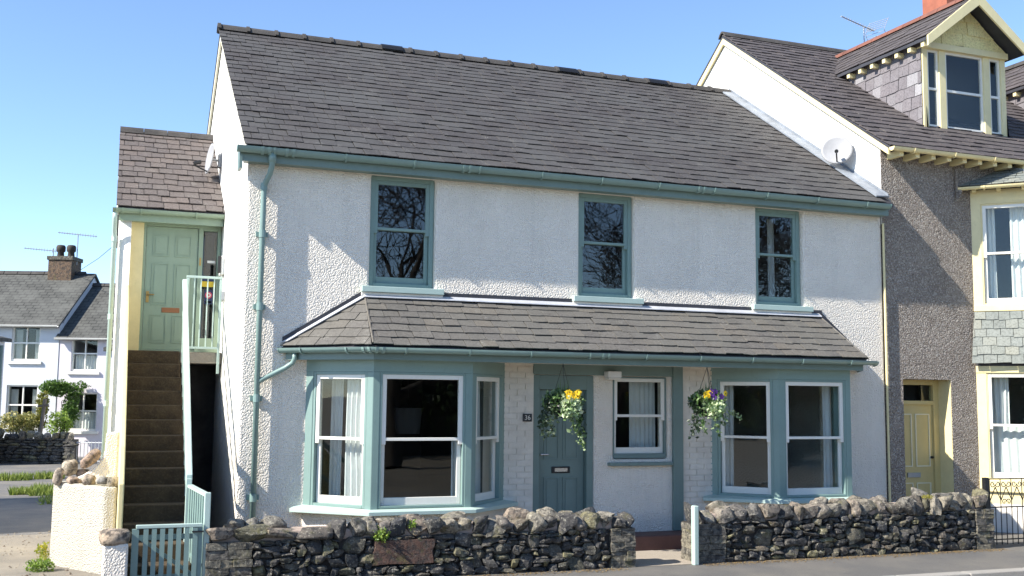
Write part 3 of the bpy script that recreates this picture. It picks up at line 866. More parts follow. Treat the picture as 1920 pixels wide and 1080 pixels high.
# curtains in the bays
def cfr(plan, i): 
    p, q = Vector((*plan[i], 0)), Vector((*plan[i+1], 0)); U = (q-p).normalized(); return (p, U, Vector((U.y, -U.x, 0))), (q-p).length
f_, Lg = cfr(bayL, 0)
curtain("sunlit white curtain drawn back in left bay's side panel", f_, .46, .84, .66, 2.25, -.20, 5, amp=.035, gather=.2)
curtain("grey sheer curtain hanging at the outer edge of left bay's side panel", f_, .16, .32, .66, 2.25, -.32, 3, amp=.03)
f_, Lg = cfr(bayL, 2)
curtain("pale curtain behind the narrow right side panel of left bay", f_, .10, .75, .66, 2.25, -.26, 6, amp=.03)
f_, Lg = cfr(bayL, 1)
curtain("narrow strip of white curtain at the right edge of left bay's front panel", f_, 1.04, 1.16, .66, 1.45, -.24, 2, amp=.02)
f_, Lg = cfr(bayR, 0)
curtain("greyish curtain at the left edge of right bay's angled panel", f_, .14, .26, .66, 2.25, -.30, 2, amp=.03)
f_, Lg = cfr(bayR, 1)
curtain("dim curtain at the right edge of right bay's front panel", f_, .92, 1.06, .66, 2.25, -.30, 2, amp=.03)
curtain("cream curtain in the right half of the small porch window", FRONT(4.86, 0, 0), .38, .78, 1.15, 2.22, -.30, 6, amp=.02)
curtain("pale curtain inside the right edge of the right-hand upstairs window", FRONT(7.12, 0, 0), .60, .72, 3.32, 4.66, -.62, 2, amp=.02)
ls = thing("lampshade", "grey tapered lampshade seen through left bay's front panel", "lamp", (2.5, 1.7, 1.5))
m = MB(); m.lathe([(.20, 1.78), (.165, 1.42), (.155, 1.42), (.19, 1.78)], 20, Matrix.Translation((2.5, 1.7, 0))); m.build("shade", flat("grey_shade_cloth", (.16, .17, .2, 1), .9), ls, True)
m = MB(); m.tube([(2.5, 1.7, 1.74), (2.5, 1.7, 2.61)], .006, 6); m.build("flex", BLACK, ls)
# ------------------------------------------------------------------ stair porch on the gable
tw = thing("stair_porch", "narrow white stair porch with slate roof and pale green door beside the gable", "building", (-.7, 3.0, 0))
TE = (2.72, 4.52); TR = (5.35, 6.20); ts = (TR[1]-TE[1])/(TR[0]-TE[0])
zt = lambda y: TE[1]+(y-TE[0])*ts if y < TR[0] else TR[1]-(y-TR[0])*ts
YT = 7.6
m = MB(); m.prism([(-1.40, 3.1, 0), (-1.40, YT, 0), (-1.40, YT, zt(YT)-.06), (-1.40, TR[0], TR[1]-.06), (-1.40, 3.1, zt(3.1)-.06)], (.15, 0, 0)); m.build("side_wall", WS, tw)
m = MB(); m.prism([(-1.42, 3.098, 0), (-1.40, 3.0, 0), (-1.245, 2.86, 0), (-1.245, 3.098, 0)], (0, 0, 4.50)); m.build("corner_pier", WS, tw, bevel=.02)
MB().box(-1.243, -1.075, 3.0, 3.15, 2.54, 4.42).build("door_jamb_wall", CRM, tw)
MB().box(-1.25, 0, 3.16, 3.3, 0, 2.5).build("passage_shade_wall", MORTAR, tw)  # closes the passage below the landing; its shade is put into the dark colour
MB().box(-1.25, 0, YT-.15, YT, 0, 4.6).build("rear_wall", WS, tw)
MB().box(-1.25, 0, 3.3, YT-.15, 2.4, 2.5).build("inner_floor", DARK, tw)
rf = MB()
for (ya, za, yb, zb) in ((TE[0], TE[1], TR[0], TR[1]), (TR[0], TR[1], YT+.2, zt(YT+.2))):
    rf.prism([(-1.44, ya, za), (-1.44, yb, zb), (-1.44, yb, zb-.05), (-1.44, ya, za-.05)], (1.438, 0, 0))
trf = rf.build("roof", LEADD, tw)
V2 = Vector((0, TR[0]-TE[0], TR[1]-TE[1]))
slates(trf, (-1.46, TE[0]-.02, TE[1]-.01), X_, V2, [(0, 0), (1.455, 0), (1.455, V2.length), (0, V2.length)], .222, .20, SL_TOW, limit=300, thick=.012, seed=11)
for i in range(4):
    x = -1.46+i*.37; m = MB(); m.prism([(x, TR[0]+a, TR[1]+.05+b) for a, b in RP], (.362, 0, 0)); m.build("ridge_tile", RIDGE, trf)
m = MB(); m.prism([(-1.455, TE[0]+.05, zt(TE[0]+.05)-.05), (-1.455, TR[0], TR[1]-.05), (-1.455, TR[0], TR[1]-.16), (-1.455, TE[0]+.05, zt(TE[0]+.05)-.14)], (.03, 0, 0)); m.build("verge_board", WHITEWALL, trf)
MB().box(-1.42, -.005, 2.80, 2.83, 4.345, 4.50).build("fascia_board", SAGE, tw, bevel=.004)
MB().box(-1.40, -.005, 2.832, 3.3, 4.36, 4.385).build("soffit_board", SAGE, tw)
gutter(tw, [(-1.50, 2.735, 4.50), (-.012, 2.735, 4.50)], SAGE, .058, joints=((0, .06),))
m = MB(); m.tube([(-1.47, 2.735, 4.45), (-1.47, 2.74, 4.36), (-1.47, 2.88, 4.22), (-1.465, 2.95, 4.12), (-1.465, 2.95, 0.05)], .032, 10); tdp = m.build("downpipe", PALET, tw, True)
for z in (4.1, 3.0, 1.8, .6):
    m = MB(); m.tube([(-1.465, 2.95, z-.04), (-1.465, 2.95, z+.04)], .039, 10); m.build("pipe_collar", PALET, tdp)
# green six-panel door + sidelight
fr = (Vector((-1.075, 3.06, 2.54)), X_, -Y_)
f0 = MB(); f0.lbox(fr, 0, .035, -.06, .03, 0, 1.84); f0.lbox(fr, .755, .82, -.06, .03, 0, 1.84); f0.lbox(fr, .035, .755, -.06, .03, 1.79, 1.84); f0.lbox(fr, 1.02, 1.07, -.06, .03, 0, 1.84); f0.lbox(fr, .82, 1.02, -.06, .03, 1.76, 1.84); f0.lbox(fr, .82, 1.02, -.06, .03, 0, .20); f0.lbox(fr, .035, .755, -.06, .05, -.02, .02)
df = f0.build("door_frame", SAGE, tw, bevel=.004)
d = MB(); d.lbox(fr, .04, .75, -.05, .0, .025, 1.785)
for u0, u1 in ((.13, .355), (.435, .66)):
    panel(d, fr, u0, u1, 1.36, 1.67, 0, .035, proud=.010); panel(d, fr, u0, u1, .66, 1.26, 0, .035, proud=.010); panel(d, fr, u0, u1, .12, .52, 0, .035, proud=.010)
d.build("door", SAGE, df)
m = MB(); m.lbox(fr, .285, .53, 0, .012, .555, .625); m.build("letter_plate", COPPER, df, bevel=.004)
m = MB(); m.lbox(fr, .065, .105, 0, .012, .69, .85); c = fr[0]+Vector((.085, -.01, .80)); m.tube([c, c+Vector((0, -.045, 0)), c+Vector((.09, -.05, 0))], .009, 8); m.build("door_handle", BRASS, df)
MB().lbox(fr, .775, .795, .03, .045, 1.25, 1.36).build("bell_push", BRASS, df)
MB().lbox(fr, .82, 1.02, -.03, -.024, .20, 1.76).build("sidelight_pane", G1, df)
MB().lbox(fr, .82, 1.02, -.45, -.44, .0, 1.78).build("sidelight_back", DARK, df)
STK_Y = flat("yellow_sticker", (.72, .50, .03, 1), .5); STK_B = flat("navy_sticker", (.02, .035, .10, 1), .5); STK_R = flat("red_emblem", (.60, .07, .12, 1), .5)
m = MB(); m.lbox(fr, .825, 1.015, -.022, -.019, .95, 1.03); m.build("yellow_sticker", STK_Y, df)
m = MB(); m.lbox(fr, .825, 1.015, -.022, -.019, 1.035, 1.11); m.build("blue_sticker", STK_B, df)
m = MB(); m.lbox(fr, .865, .985, -.022, -.019, .70, .91); m.build("emblem_card", STK_B, df)
m = MB(); Mx = Matrix.Translation(fr[0]+Vector((.925, .016, .83))) @ Matrix.Rotation(math.pi/2, 4, 'X'); m.lathe([(.0, 0), (.05, 0), (.05, .004), (0, .004)], 20, Mx); m.build("emblem", STK_R, df)
m = MB(); m.lathe([(.018, .006), (.03, .006), (.03, .008), (.018, .008)], 16, Mx); m.build("emblem_ring", SASHW, df)
MB().lbox(fr, .88, .97, -.022, -.019, .715, .745).build("card_lettering", SASHW, df)
MB().lbox(fr, .89, 1.0, -.022, -.019, 1.30, 1.335).build("paper_label", SASHW, df)

# stairs
st = thing("stone_staircase", "dark mossy stone steps climbing to the pale green door", "stairs", (-.9, 0, 0))
q = random.Random(4)
N0 = 14
for i in range(N0):
    z1 = 2.52-.18*i; y0 = 2.32-.264*i
    y1 = 3.05 if i == 0 else 2.32-.264*(i-1)+.03
    m = MB(); m.box(-1.238+q.uniform(-.004, .004), -.555+q.uniform(-.004, .004), y0, y1, max(0.01, z1-.20), z1); m.build("step", STEPM, st, bevel=.014)
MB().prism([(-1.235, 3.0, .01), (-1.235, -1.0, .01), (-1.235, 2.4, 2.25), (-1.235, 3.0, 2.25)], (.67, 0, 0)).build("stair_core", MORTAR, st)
MB().box(-.553, -.004, 2.36, 3.15, 2.36, 2.515).build("landing_slab", CONC, st, bevel=.01)
# flank wall beside the stairs
fl = thing("stair_flank_wall", "cream and white rendered flank wall along the left of the steps", "wall", (-1.3, 0, 0))
z_at = lambda y: 2.52-(2.32-y)*.18/.264
m = MB(); m.prism([(-1.30, -.72, 0), (-1.30, 2.85, 0), (-1.30, 2.85, 3.45), (-1.30, 2.2, z_at(2.2)+.72), (-1.30, -.4, z_at(-.4)+.70), (-1.30, -.72, .98)], (.058, 0, 0)); m.build("flank", CRM, fl, bevel=.012)
# flared low wall in roughcast with boulders set on top
lw = thing("low_garden_wall", "low cream and white roughcast wall with boulders along its top left of the steps", "wall", (-1.7, -.2, 0))
m = MB(); m.prism([(-1.435, -.42, -.02), (-1.305, -.42, -.02), (-1.305, .62, -.02), (-1.86, .62, -.02), (-1.99, .45, -.02)], (0, 0, .95)); m.build("wall_body", CREAMLOW, lw, bevel=.03)
m = MB(); m.prism([(-1.306, .36, .88), (-1.306, .36, 1.50), (-1.444, .36, 1.48), (-1.452, .36, 1.27), (-1.478, .36, 1.19), (-1.525, .36, 1.12), (-1.59, .36, 1.06), (-1.67, .36, 1.01), (-1.80, .36, .955), (-1.84, .36, .88)], (0, .16, 0)); m.build("flared_coping", W, lw, bevel=.02)
m = MB(); m.prism([(-1.30, .55, .9), (-1.44, .55, .9), (-1.44, .55, 2.2), (-1.30, .55, 2.2)], (0, .1, 0))
qs = random.Random(12)
def bould(loc, size, rot, par=lw, seed=0, mat=BOULD):
    return inst("boulder", stone_mesh(mat, seed, 4, .85, .10, False), mat, par, loc, rot, size)
for i, (x, y, z, sx, sy, sz, ry) in enumerate([(-1.93, .33, 1.01, .11, .14, .20, .25), (-1.82, .46, 1.10, .17, .15, .19, 0), (-1.76, .22, .965, .17, .14, .09, .2), (-1.68, .50, 1.03, .16, .14, .11, -.1), (-1.60, -.02, .99, .17, .14, .13, .05), (-1.46, -.22, 1.0, .15, .14, .10, 0), (-1.35, -.34, .99, .10, .14, .12, .1), (-1.60, .40, 1.20, .26, .15, .14, -.75)]):
    bould((x, y, z-.012), (sx*.88, sy*.88, sz*.88), (.1, ry, .3*i if i < 7 else 0), lw, i)
gp_ = thing("gate_pier", "short white roughcast gate pier topped by a single large boulder", "pier", (-1.3, -1.6, 0))
MB().box(-1.43, -1.195, -1.72, -1.48, -.02, .49).build("pier", W, gp_, bevel=.025)
MB().box(-1.41, -1.26, -1.48, -.40, -.02, .42).build("return_wall", W, gp_, bevel=.02)
bould((-1.32, -1.60, .545), (.27, .24, .15), (.05, .08, .2), gp_, 3)

# landing guard rail, stair handrail, slatted fence, gate
rl = thing("landing_railing", "pale green metal railing with upright bars on the stair landing", "railing", (-.28, 2.4, 2.5))
r_ = .018
for x in (-.49, -.05):
    z0 = 2.36 if x > -.1 else 2.5
    MB().box(x-r_, x+r_, 2.33-r_, 2.33+r_, z0-.14, 3.53).build("post", PALET, rl, bevel=.004)
MB().box(-.51, -.03, 2.31, 2.35, 3.532, 3.565).build("top_rail", PALET, rl, bevel=.004)
MB().box(-.47, -.07, 2.32, 2.34, 2.56, 2.59).build("bottom_rail", PALET, rl)
for k in range(4):
    x = -.49+.44*(k+1)/5; MB().tube([(x, 2.33, 2.59), (x, 2.33, 3.532)], .009, 6).build("bar", PALET, rl)
hr = thing("stair_handrail", "pale green handrail panel sloping down beside the stone steps", "railing", (-.56, .8, 0))
pa, pb = Vector((-.535, 2.30, 3.44)), Vector((-.585, -.72, 1.0))
m = MB(); m.prism([pa+Vector((-.03, 0, 0)), pb+Vector((-.03, 0, 0)), pb+Vector((.035, 0, 0)), pa+Vector((.035, 0, 0))], (0, 0, .07)); m.build("hand_rail", PALET, hr, bevel=.008)
dn_ = (pb-pa)
m = MB(); lo = Vector((0, 0, -.42)); m.prism([pa+lo+Vector((-.012, 0, 0)), pb+lo+Vector((-.012, 0, 0)), pb+lo+Vector((.016, 0, 0)), pa+lo+Vector((.016, 0, 0))], (0, 0, .05)); m.build("lower_rail", PALET, hr)
for k in range(13):
    c = pa+dn_*((k+.5)/13); zb = max(z_at(c.y)-.05, .05); MB().box(c.x-.01, c.x+.012, c.y-.02, c.y+.02, zb, c.z+.01).build("baluster", PALET, hr)
MB().box(pb.x-.03, pb.x+.03, pb.y-.03, pb.y+.03, .1, 1.03).build("newel", PALET, hr, bevel=.005)
fc = thing("slatted_fence", "pale teal slatted fence panel between the handrail foot and the gate", "fence", (-.5, -1.1, 0))
fa, fb = Vector((-.575, -.76, .96)), Vector((-.455, -1.50, .925))
dd = fb-fa
for k in range(8):
    c = fa+dd*((k+.4)/8); e = dd.normalized()*.032; n_ = Vector((dd.y, -dd.x, 0)).normalized()*.014
    m = MB(); m.prism([c-e-n_, c+e-n_, c+e+n_, c-e+n_], (0, 0, -.86)); m.build("slat", TEAL, fc)
for dz in (-.02, -.72):
    n_ = Vector((dd.y, -dd.x, 0)).normalized()*.028
    m = MB(); m.prism([fa-n_+Vector((0, 0, dz)), fb-n_+Vector((0, 0, dz)), fb+n_+Vector((0, 0, dz)), fa+n_+Vector((0, 0, dz))], (0, 0, .03)); m.build("rail", PALET if dz > -.1 else TEAL, fc)
MB().box(-.485, -.425, -1.58, -1.52, 0, .95).build("gate_post", PALET, fc, bevel=.006)
gt = thing("picket_gate", "low teal picket gate at the foot of the stone steps", "gate", (-.83, -1.58, 0))
MB().box(-1.13, -.50, -1.615, -1.565, .615, .65).build("top_rail", PALET, gt, bevel=.005)
MB().box(-1.165, -1.10, -1.60, -1.56, .02, .61).build("stile", TEAL, gt); MB().box(-.56, -.495, -1.60, -1.56, .02, .61).build("stile", TEAL, gt)
for k in range(7):
    x = -1.035+k*.078; MB().box(x-.023, x+.023, -1.612, -1.59, .06, .612).build("picket", TEAL, gt)
MB().box(-1.1, -.56, -1.588, -1.565, .50, .55).build("cross_rail", TEAL, gt); MB().box(-1.1, -.56, -1.588, -1.565, .10, .16).build("cross_rail", TEAL, gt)
m = MB(); m.prism([(-1.09, -1.585, .50), (-1.03, -1.585, .50), (-.57, -1.585, .16), (-.63, -1.585, .16)], (0, .018, 0)); m.build("brace", TEAL, gt)
m = MB(); m.box(-.60, -.49, -1.628, -1.614, .565, .58); m.build("latch", BLACK, gt)

# small boxes on the gable, satellite dish
ip = thing("entry_phone", "white entry phone box with dark hood on the sunlit gable", "entry phone", (-.03, 2.55, 3.7))
MB().box(-.045, .002, 2.48, 2.78, 3.62, 3.88).build("phone_case", PLAS, ip, bevel=.01)
MB().box(-.085, -.047, 2.46, 2.56, 3.64, 3.88).build("phone_hood", BLACK, ip, bevel=.01)
jb = thing("wall_socket_box", "two small grey junction boxes low on the sunlit gable", "junction box", (-.02, 2.3, 3.3))
for y in (2.26, 2.46): MB().box(-.04, .002, y, y+.10, 3.24, 3.36).build("box", GALV, jb, bevel=.006)

def sat_dish(name, label, c, d, r, wall_pt, arm_dir):
    t = thing(name, label, "satellite dish", c)
    Mx = dish_matrix(c, d); m = MB()
    prof = [(r*k/7, .16*r*(k/7)**2) for k in range(8)]; prof += [(r*1.02, .155*r), (r*k_/7, .16*r*(k_/7)**2-.012)] if False else []
    full = prof+[(a+(.004 if i == 0 else 0), z-.012) for i, (a, z) in enumerate(reversed(prof))]
    m.lathe(full, 28, Mx); m.build("reflector", DISH, t, True)
    dv = Vector(d).normalized(); low = Vector((0, 0, -1)); low = (low-dv*low.dot(dv)).normalized()
    p0 = Vector(c)+low*r*.92; p1 = Vector(c)+dv*r*1.05+low*r*.62
    MB().tube([p0-dv*.02, p1], .012, 6).build("feed_arm", BLACK, t)
    MB().tube([p1-low*.02, p1-low*.02-dv*.10-low*.05], .03, 10).build("receiver", PLAS if 'left' in label else BLACK, t)
    MB().tube([Vector(c)-dv*.02, Vector(c)-dv*.10, Vector(wall_pt)], .018, 8).build("wall_arm", GALV, t)
    MB().box(wall_pt[0]-.04, wall_pt[0]+.02, wall_pt[1]-.06, wall_pt[1]+.06, wall_pt[2]-.1, wall_pt[2]+.1).build("wall_plate", GALV, t)
    return t
sat_dish("satellite_dish", "grey satellite dish seen edge-on above the stair porch roof", (-.14, 3.65, 5.50), (-.96, -.12, .12), .235, (.0, 3.66, 5.48), 0)
# ------------------------------------------------------------------ dry stone walls
def rubble(parent, x0, x1, ztop, yf, q, skip=(), cell=.03):
    nx = int((x1-x0)/cell); nz0 = int(.62/cell)
    occ = [[False]*nz0 for _ in range(nx)]
    for i in range(nx):
        for j in range(nz0):
            x = x0+(i+.5)*cell; z = (j+.5)*cell
            if z > ztop(x) or any(a < x < b and c < z < d for a, b, c, d in skip): occ[i][j] = True
    def fits(i, j, w, h):
        return i+w <= nx and j+h <= nz0 and not any(occ[a][b] for a in range(i, i+w) for b in range(j, j+h))
    sizes = [(9, 7), (8, 6), (7, 5), (7, 4), (6, 5), (6, 3), (8, 2), (5, 4), (5, 3), (6, 2), (4, 3), (4, 2), (3, 3), (3, 2), (5, 1), (4, 1), (2, 2), (3, 1), (2, 1), (1, 1)]
    wts = [2, 3, 3, 3, 3, 5, 7, 6, 8, 10, 9, 10, 6, 6, 7, 5, 3, 3, 1, .2]
    for j in range(nz0):
        for i in range(nx):
            if occ[i][j]: continue
            opts = [(s, w) for s, w in zip(sizes, wts) if fits(i, j, *s)]
            if not opts: occ[i][j] = True; continue
            (w, h), _ = q.choices(opts, [o[1] for o in opts])[0]
            for a in range(i, i+w):
                for b in range(j, j+h): occ[a][b] = True
            if w*h < 2: continue
            cx = x0+(i+w/2)*cell; cz = (j+h/2)*cell
            dep = q.uniform(.10, .16)
            put_stone("stone", parent, STN, (cx, yf+dep*.42+q.uniform(-.022, .02), cz), (w*cell*1.13, dep, h*cell*1.15), q, 3, q.choice((.0, .0, .2, .2, .4)), .15, .12)

def coping(parent, x0, x1, ztop, yf, q, wr, hr, back=True):
    x = x0
    while x < x1-.06:
        w = min(q.uniform(*wr), x1-x); h = q.uniform(*hr)
        put_stone("coping_stone", parent, COPE if q.random() < .72 else STN, (x+w/2, yf+.10+q.uniform(-.03, .03), ztop(x+w/2)+h*.44), (w*1.10, q.uniform(.2, .3), h*1.08), q, 4, q.choice((.2, .4, .4, .6)), .16, .2)
        x += w*.96
    if back:
        x = x0+.2
        while x < x1-.2:
            w = q.uniform(.14, .3); h = q.uniform(.12, .2)
            if q.random() < .55: put_stone("coping_stone", parent, COPE, (x+w/2, yf+.33+q.uniform(-.04, .04), ztop(x)+h*.5+.06), (w, .2, h), q, 4, .7, .13, .3)
            x += w

def coursed(parent, x0, x1, z1, yf, q, h=.07, d=.14):
    z = .0
    while z < z1-.02:
        hh = min(h*q.uniform(.75, 1.45), z1-z); x = x0
        while x < x1-.02:
            w = min(q.uniform(.11, .24), x1-x)
            if x1-x-w < .06: w = x1-x
            put_stone("block", parent, BLK, (x+w/2, yf+d*.45+q.uniform(-.01, .01), z+hh/2), (w*.97, d, hh*.93), q, 3, .0, .05, .02, False)
            x += w
        z += hh
YF = -1.62
q = random.Random(21)
wl = thing("dry_stone_wall", "left dry stone wall with boulder coping in front of the left bay", "wall", (1.9, -1.4, 0))
topL = lambda x: .45
MB().box(-.45, 4.34, -1.55, -1.20, -.05, .455).build("mortar_core", MORTAR, wl)
MB().box(-.40, 4.28, -1.56, -1.22, .43, .545).build("mortar_top", PINKM, wl, bevel=.03)
rubble(wl, .0, 4.04, topL, YF, q, skip=((1.26, 1.92, .16, .42),))
put_stone("rusty_block", wl, RUST, (1.59, YF+.05, .29), (.66, .14, .25), q, 4, .08, .05, .02, False)["label"] = "large rust-brown rectangular block"
coursed(wl, -.46, .0, .45, YF, q); coursed(wl, 4.04, 4.35, .45, YF, q, .062)
for z in [.04+.075*k for k in range(6)]:
    put_stone("block", wl, BLK, (4.28, -1.36, z), (.15, .3, .07), q, 3, .0, .05, .02, False)
coping(wl, -.46, 1.0, topL, YF, q, (.16, .40), (.12, .19)); coping(wl, 1.0, 4.37, topL, YF, q, (.12, .25), (.14, .21))
wr_ = thing("dry_stone_wall", "right dry stone wall with boulder coping in front of the right bay", "wall", (7.4, -1.4, 0))
topR = lambda x: .465+.065*max(0, (x-5.2)/4.4)
MB().prism([(5.20, -1.55, -.05), (9.66, -1.55, -.05), (9.66, -1.55, .52), (5.20, -1.55, .46)], (0, .34, 0)).build("mortar_core", MORTAR, wr_)
MB().prism([(5.26, -1.56, .46), (9.6, -1.56, .51), (9.6, -1.56, .63), (5.26, -1.56, .57)], (0, .34, 0)).build("mortar_top", PINKM, wr_, bevel=.03)
rubble(wr_, 5.56, 9.40, topR, YF, q)
coursed(wr_, 5.19, 5.56, .465, YF, q); coursed(wr_, 9.40, 9.70, .53, YF, q, .062)
for z in [.04+.075*k for k in range(6)]:
    put_stone("block", wr_, BLK, (5.26, -1.36, z), (.14, .3, .07), q, 3, .0, .05, .02, False)
coping(wr_, 5.28, 9.62, topR, YF, q, (.12, .25), (.15, .23))
put_stone("end_slab", wr_, STN, (5.22, -1.45, .55), (.09, .34, .32), q, 4, .2, .07, .03)
put_stone("end_slab", wr_, STN, (9.63, -1.48, .64), (.12, .30, .28), q, 4, .3, .1, .2)
gpst = thing("gate_post", "pale teal timber gate post against the end of the right stone wall", "post", (5.12, -1.66, 0))
MB().box(5.085, 5.15, -1.70, -1.62, 0.0, .69).build("post", PALET, gpst, bevel=.012)

# weeds
LEAFW = leaf("weed_green", [(.10, .17, .025, 1), (.17, .27, .04, 1), (.25, .34, .05, 1), (.12, .20, .03, 1)])
LEAFD = leaf("ivy_green", [(.025, .055, .02, 1), (.05, .10, .03, 1), (.09, .15, .05, 1), (.03, .07, .02, 1)])
def blob(n, c, r, q, shell=.35):
    out = []
    for _ in range(n):
        d = Vector((q.gauss(0, 1), q.gauss(0, 1), q.gauss(0, 1))).normalized()*(q.uniform(shell, 1)**.6)
        out.append((c[0]+d.x*r[0], c[1]+d.y*r[1], c[2]+d.z*r[2]))
    return out
def tuft(label, c, r, n, size, mat, q, cat="plant", name="weed", up=.6):
    m = MB(); leaves(m, blob(n, c, r, q, .1), size, q, up); return m.build(name, mat, None, label=label, cat=cat)
q = random.Random(77)
tuft("small bright green weed sprouting from the left stone wall's coping", (1.33, YF-.01, .47), (.10, .06, .085), 260, .035, LEAFW, q)
tuft("tiny green weed between coping stones on the left wall", (1.67, YF+.0, .57), (.05, .05, .05), 90, .03, LEAFW, q)
tuft("yellow green moss patch on the right wall's coping", (8.65, YF+.05, .70), (.09, .08, .03), 260, .018, leaf("moss", [(.22, .21, .03, 1), (.30, .27, .04, 1)]), q)
tuft("low green plant on the gravel at the foot of the roughcast wall", (-2.05, .0, .05), (.17, .12, .08), 420, .04, LEAFW, q)
tuft("small yellow flowering weed beside the roughcast wall", (-2.06, .75, .10), (.09, .14, .12), 200, .04, leaf("yellow_weed", [(.35, .33, .03, 1), (.20, .26, .04, 1), (.50, .42, .02, 1)]), q)
# grass along the wall foot and on the far verge
GRASS = leaf("grass_blades", [(.10, .15, .02, 1), (.17, .23, .035, 1), (.24, .27, .06, 1)], .6)
m = MB()
for (xa, xb, ya, yb, n, h) in ((-4.6, -2.95, 13.2, 13.9, 900, .16), (-2.9, -2.3, 13.5, 14.2, 350, .16), (-3.1, -2.75, 9.6, 10.2, 250, .14), (-2.75, -2.25, 9.3, 10.6, 500, .16), (-2.5, -2.0, 7.5, 9.0, 120, .1)):
    for _ in range(n):
        x, y = q.uniform(xa, xb), q.uniform(ya, yb); a = q.uniform(0, 6.28); hh = h*q.uniform(.4, 1.2); w = .02
        dx, dy = math.cos(a)*w, math.sin(a)*w; k = len(m.v); tx, ty = q.gauss(0, .05), q.gauss(0, .05)
        m.v += [Vector((x-dx, y-dy, .0)), Vector((x+dx, y+dy, 0)), Vector((x+tx, y+ty, hh))]; m.f.append((k, k+1, k+2))
m.build("grass", GRASS, None, label="tufts of grass along the lane verge", kind="stuff", cat="grass")
m = MB()
for _ in range(2600):
    x = q.uniform(5.2, 9.8) if q.random() < .75 else q.uniform(2, 4.2); y = YF-.03-abs(q.gauss(0, .09)); s = q.uniform(.006, .018)
    k = len(m.v); a = q.uniform(0, 3); z = .008
    m.v += [Vector((x+math.cos(a+t)*s, y+math.sin(a+t)*s*.7, z+(.006 if t > 3 else .0))) for t in (0, 2.1, 4.2)]; m.f.append((k, k+1, k+2))
m.build("leaf_litter", leaf("dry_litter", [(.22, .15, .07, 1), (.30, .21, .09, 1), (.14, .10, .06, 1)], .9), None, label="dry leaf litter along the foot of the stone walls", kind="stuff", cat="litter")

q = random.Random(91)
m = MB()
for _ in range(1500):
    x, y = q.uniform(-5.5, -1.5), q.uniform(-2.8, 3.6)
    if x > -2.05 and y > -.5 and x > -1.45-(y+.4)*.63: continue
    r = abs(q.gauss(0, .012))+.006; a0 = q.uniform(0, 3)
    k = len(m.v); m.v += [Vector((x+math.cos(a0+t)*r, y+math.sin(a0+t)*r*.8, .004)) for t in (0, 1.57, 3.14, 4.71)]+[Vector((x+q.uniform(-.3, .3)*r, y, .004+r*.8))]
    m.f += [(k, k+1, k+4), (k+1, k+2, k+4), (k+2, k+3, k+4), (k+3, k, k+4)]
m.build("loose_gravel", leaf("loose_gravel_stone", [(.16, .14, .11, 1), (.30, .26, .20, 1), (.42, .37, .30, 1), (.12, .08, .05, 1)], .9), None, label="loose gravel and leaf litter at the lane corner", kind="stuff", cat="gravel")
# ------------------------------------------------------------------ neighbouring terrace houses
NS = .689; NE = (-.30, 5.72); NR = 4.31; NRZ = NE[1]+(NR-NE[0])*NS
zn = lambda y: NE[1]+(y-NE[0])*NS if y < NR else NRZ-(y-NR)*NS
NX0 = 9.34
def terrace(x0, x1, label, wallmat, first):
    t = thing("terrace_house", label, "house", (x0, 0, 0))
    ops = [(9.65, 10.56, .10, 2.28), (11.35, 13.75, .75, 2.40), (11.35, 13.75, 3.4, 5.05)] if first else []
    m = MB(); wall_grid(m, x0+.004, x1, -.05, 5.80, 0, .30, ops); m.build("front_wall", wallmat, t)
    m = MB(); m.prism([(x0, .302, -.05), (x0, 8.6, -.05), (x0, 8.6, zn(8.6)-.06), (x0, NR, NRZ-.06), (x0, .302, zn(.302)-.06)], (.28, 0, 0)); m.build("gable_wall", WS, t)
    m = MB(); m.prism([(x0-.003, .006, 4.6), (x0-.003, .30, 4.6), (x0-.003, .30, zn(.302)-.06), (x0-.003, .006, zn(0)-.06)], (.1, 0, 0)); m.build("gable_return", WS, t)
    MB().box(x0+.3, x1, 4.5, 4.6, 0, 7.5).build("partition", DARK, t)
    MB().box(x0+.3, x1, .31, 4.5, 2.7, 2.9).build("upper_floor", DARK, t)
    m = MB()
    for (ya, yb) in ((NE[0], NR), (NR, 8.8)):
        m.prism([(x0-.06, ya, zn(ya)), (x0-.06, yb, zn(yb)), (x0-.06, yb, zn(yb)-.05), (x0-.06, ya, zn(ya)-.05)], (x1-x0+.055, 0, 0))
    rf = m.build("roof", LEADD, t)
    V = Vector((0, NR-NE[0], NRZ-NE[1]))
    w = x1-x0+.055
    slates(rf, (x0-.08, NE[0]-.02, NE[1]-.01), X_, V, [(0, 0), (w, 0), (w, V.length), (0, V.length)], .20, .22, SL_NB, limit=300 if first else 0, thick=.012, seed=31)
    n = int(w/.45)
    for i in range(n):
        x = x0-.08+i*.45; m = MB(); m.prism([(x, NR+a, NRZ+.05+b) for a, b in RP], (.44, 0, 0)); m.build("ridge_tile", RIDGE, rf)
    # cream verge board
    for (ya, yb) in ((NE[0]+.06, NR), (8.7, NR)):
        m = MB(); m.prism([(x0-.055, ya, zn(ya)-.045), (x0-.055, yb, zn(yb)-.045), (x0-.055, yb, zn(yb)-.17), (x0-.055, ya, zn(ya)-.15)], (.035, 0, 0)); m.build("verge_board", YEL, rf)
    # gutter and rafter tails
    gutter(t, [(x0-.06, NE[0]-.03, NE[1]-.01), (x1, NE[0]-.03, NE[1]-.01)], YEL, .055)
    MB().box(x0, x1, NE[0]+.06, 0, 5.745, 5.765).build("soffit_board", YEL, t) if False else None
    k = 0; x = x0+.12
    while x < x1-.1:
        MB().box(x, x+.075, NE[0]+.02, .0, 5.60, 5.69).build("rafter_tail", YEL, t); x += .30
    return t, rf

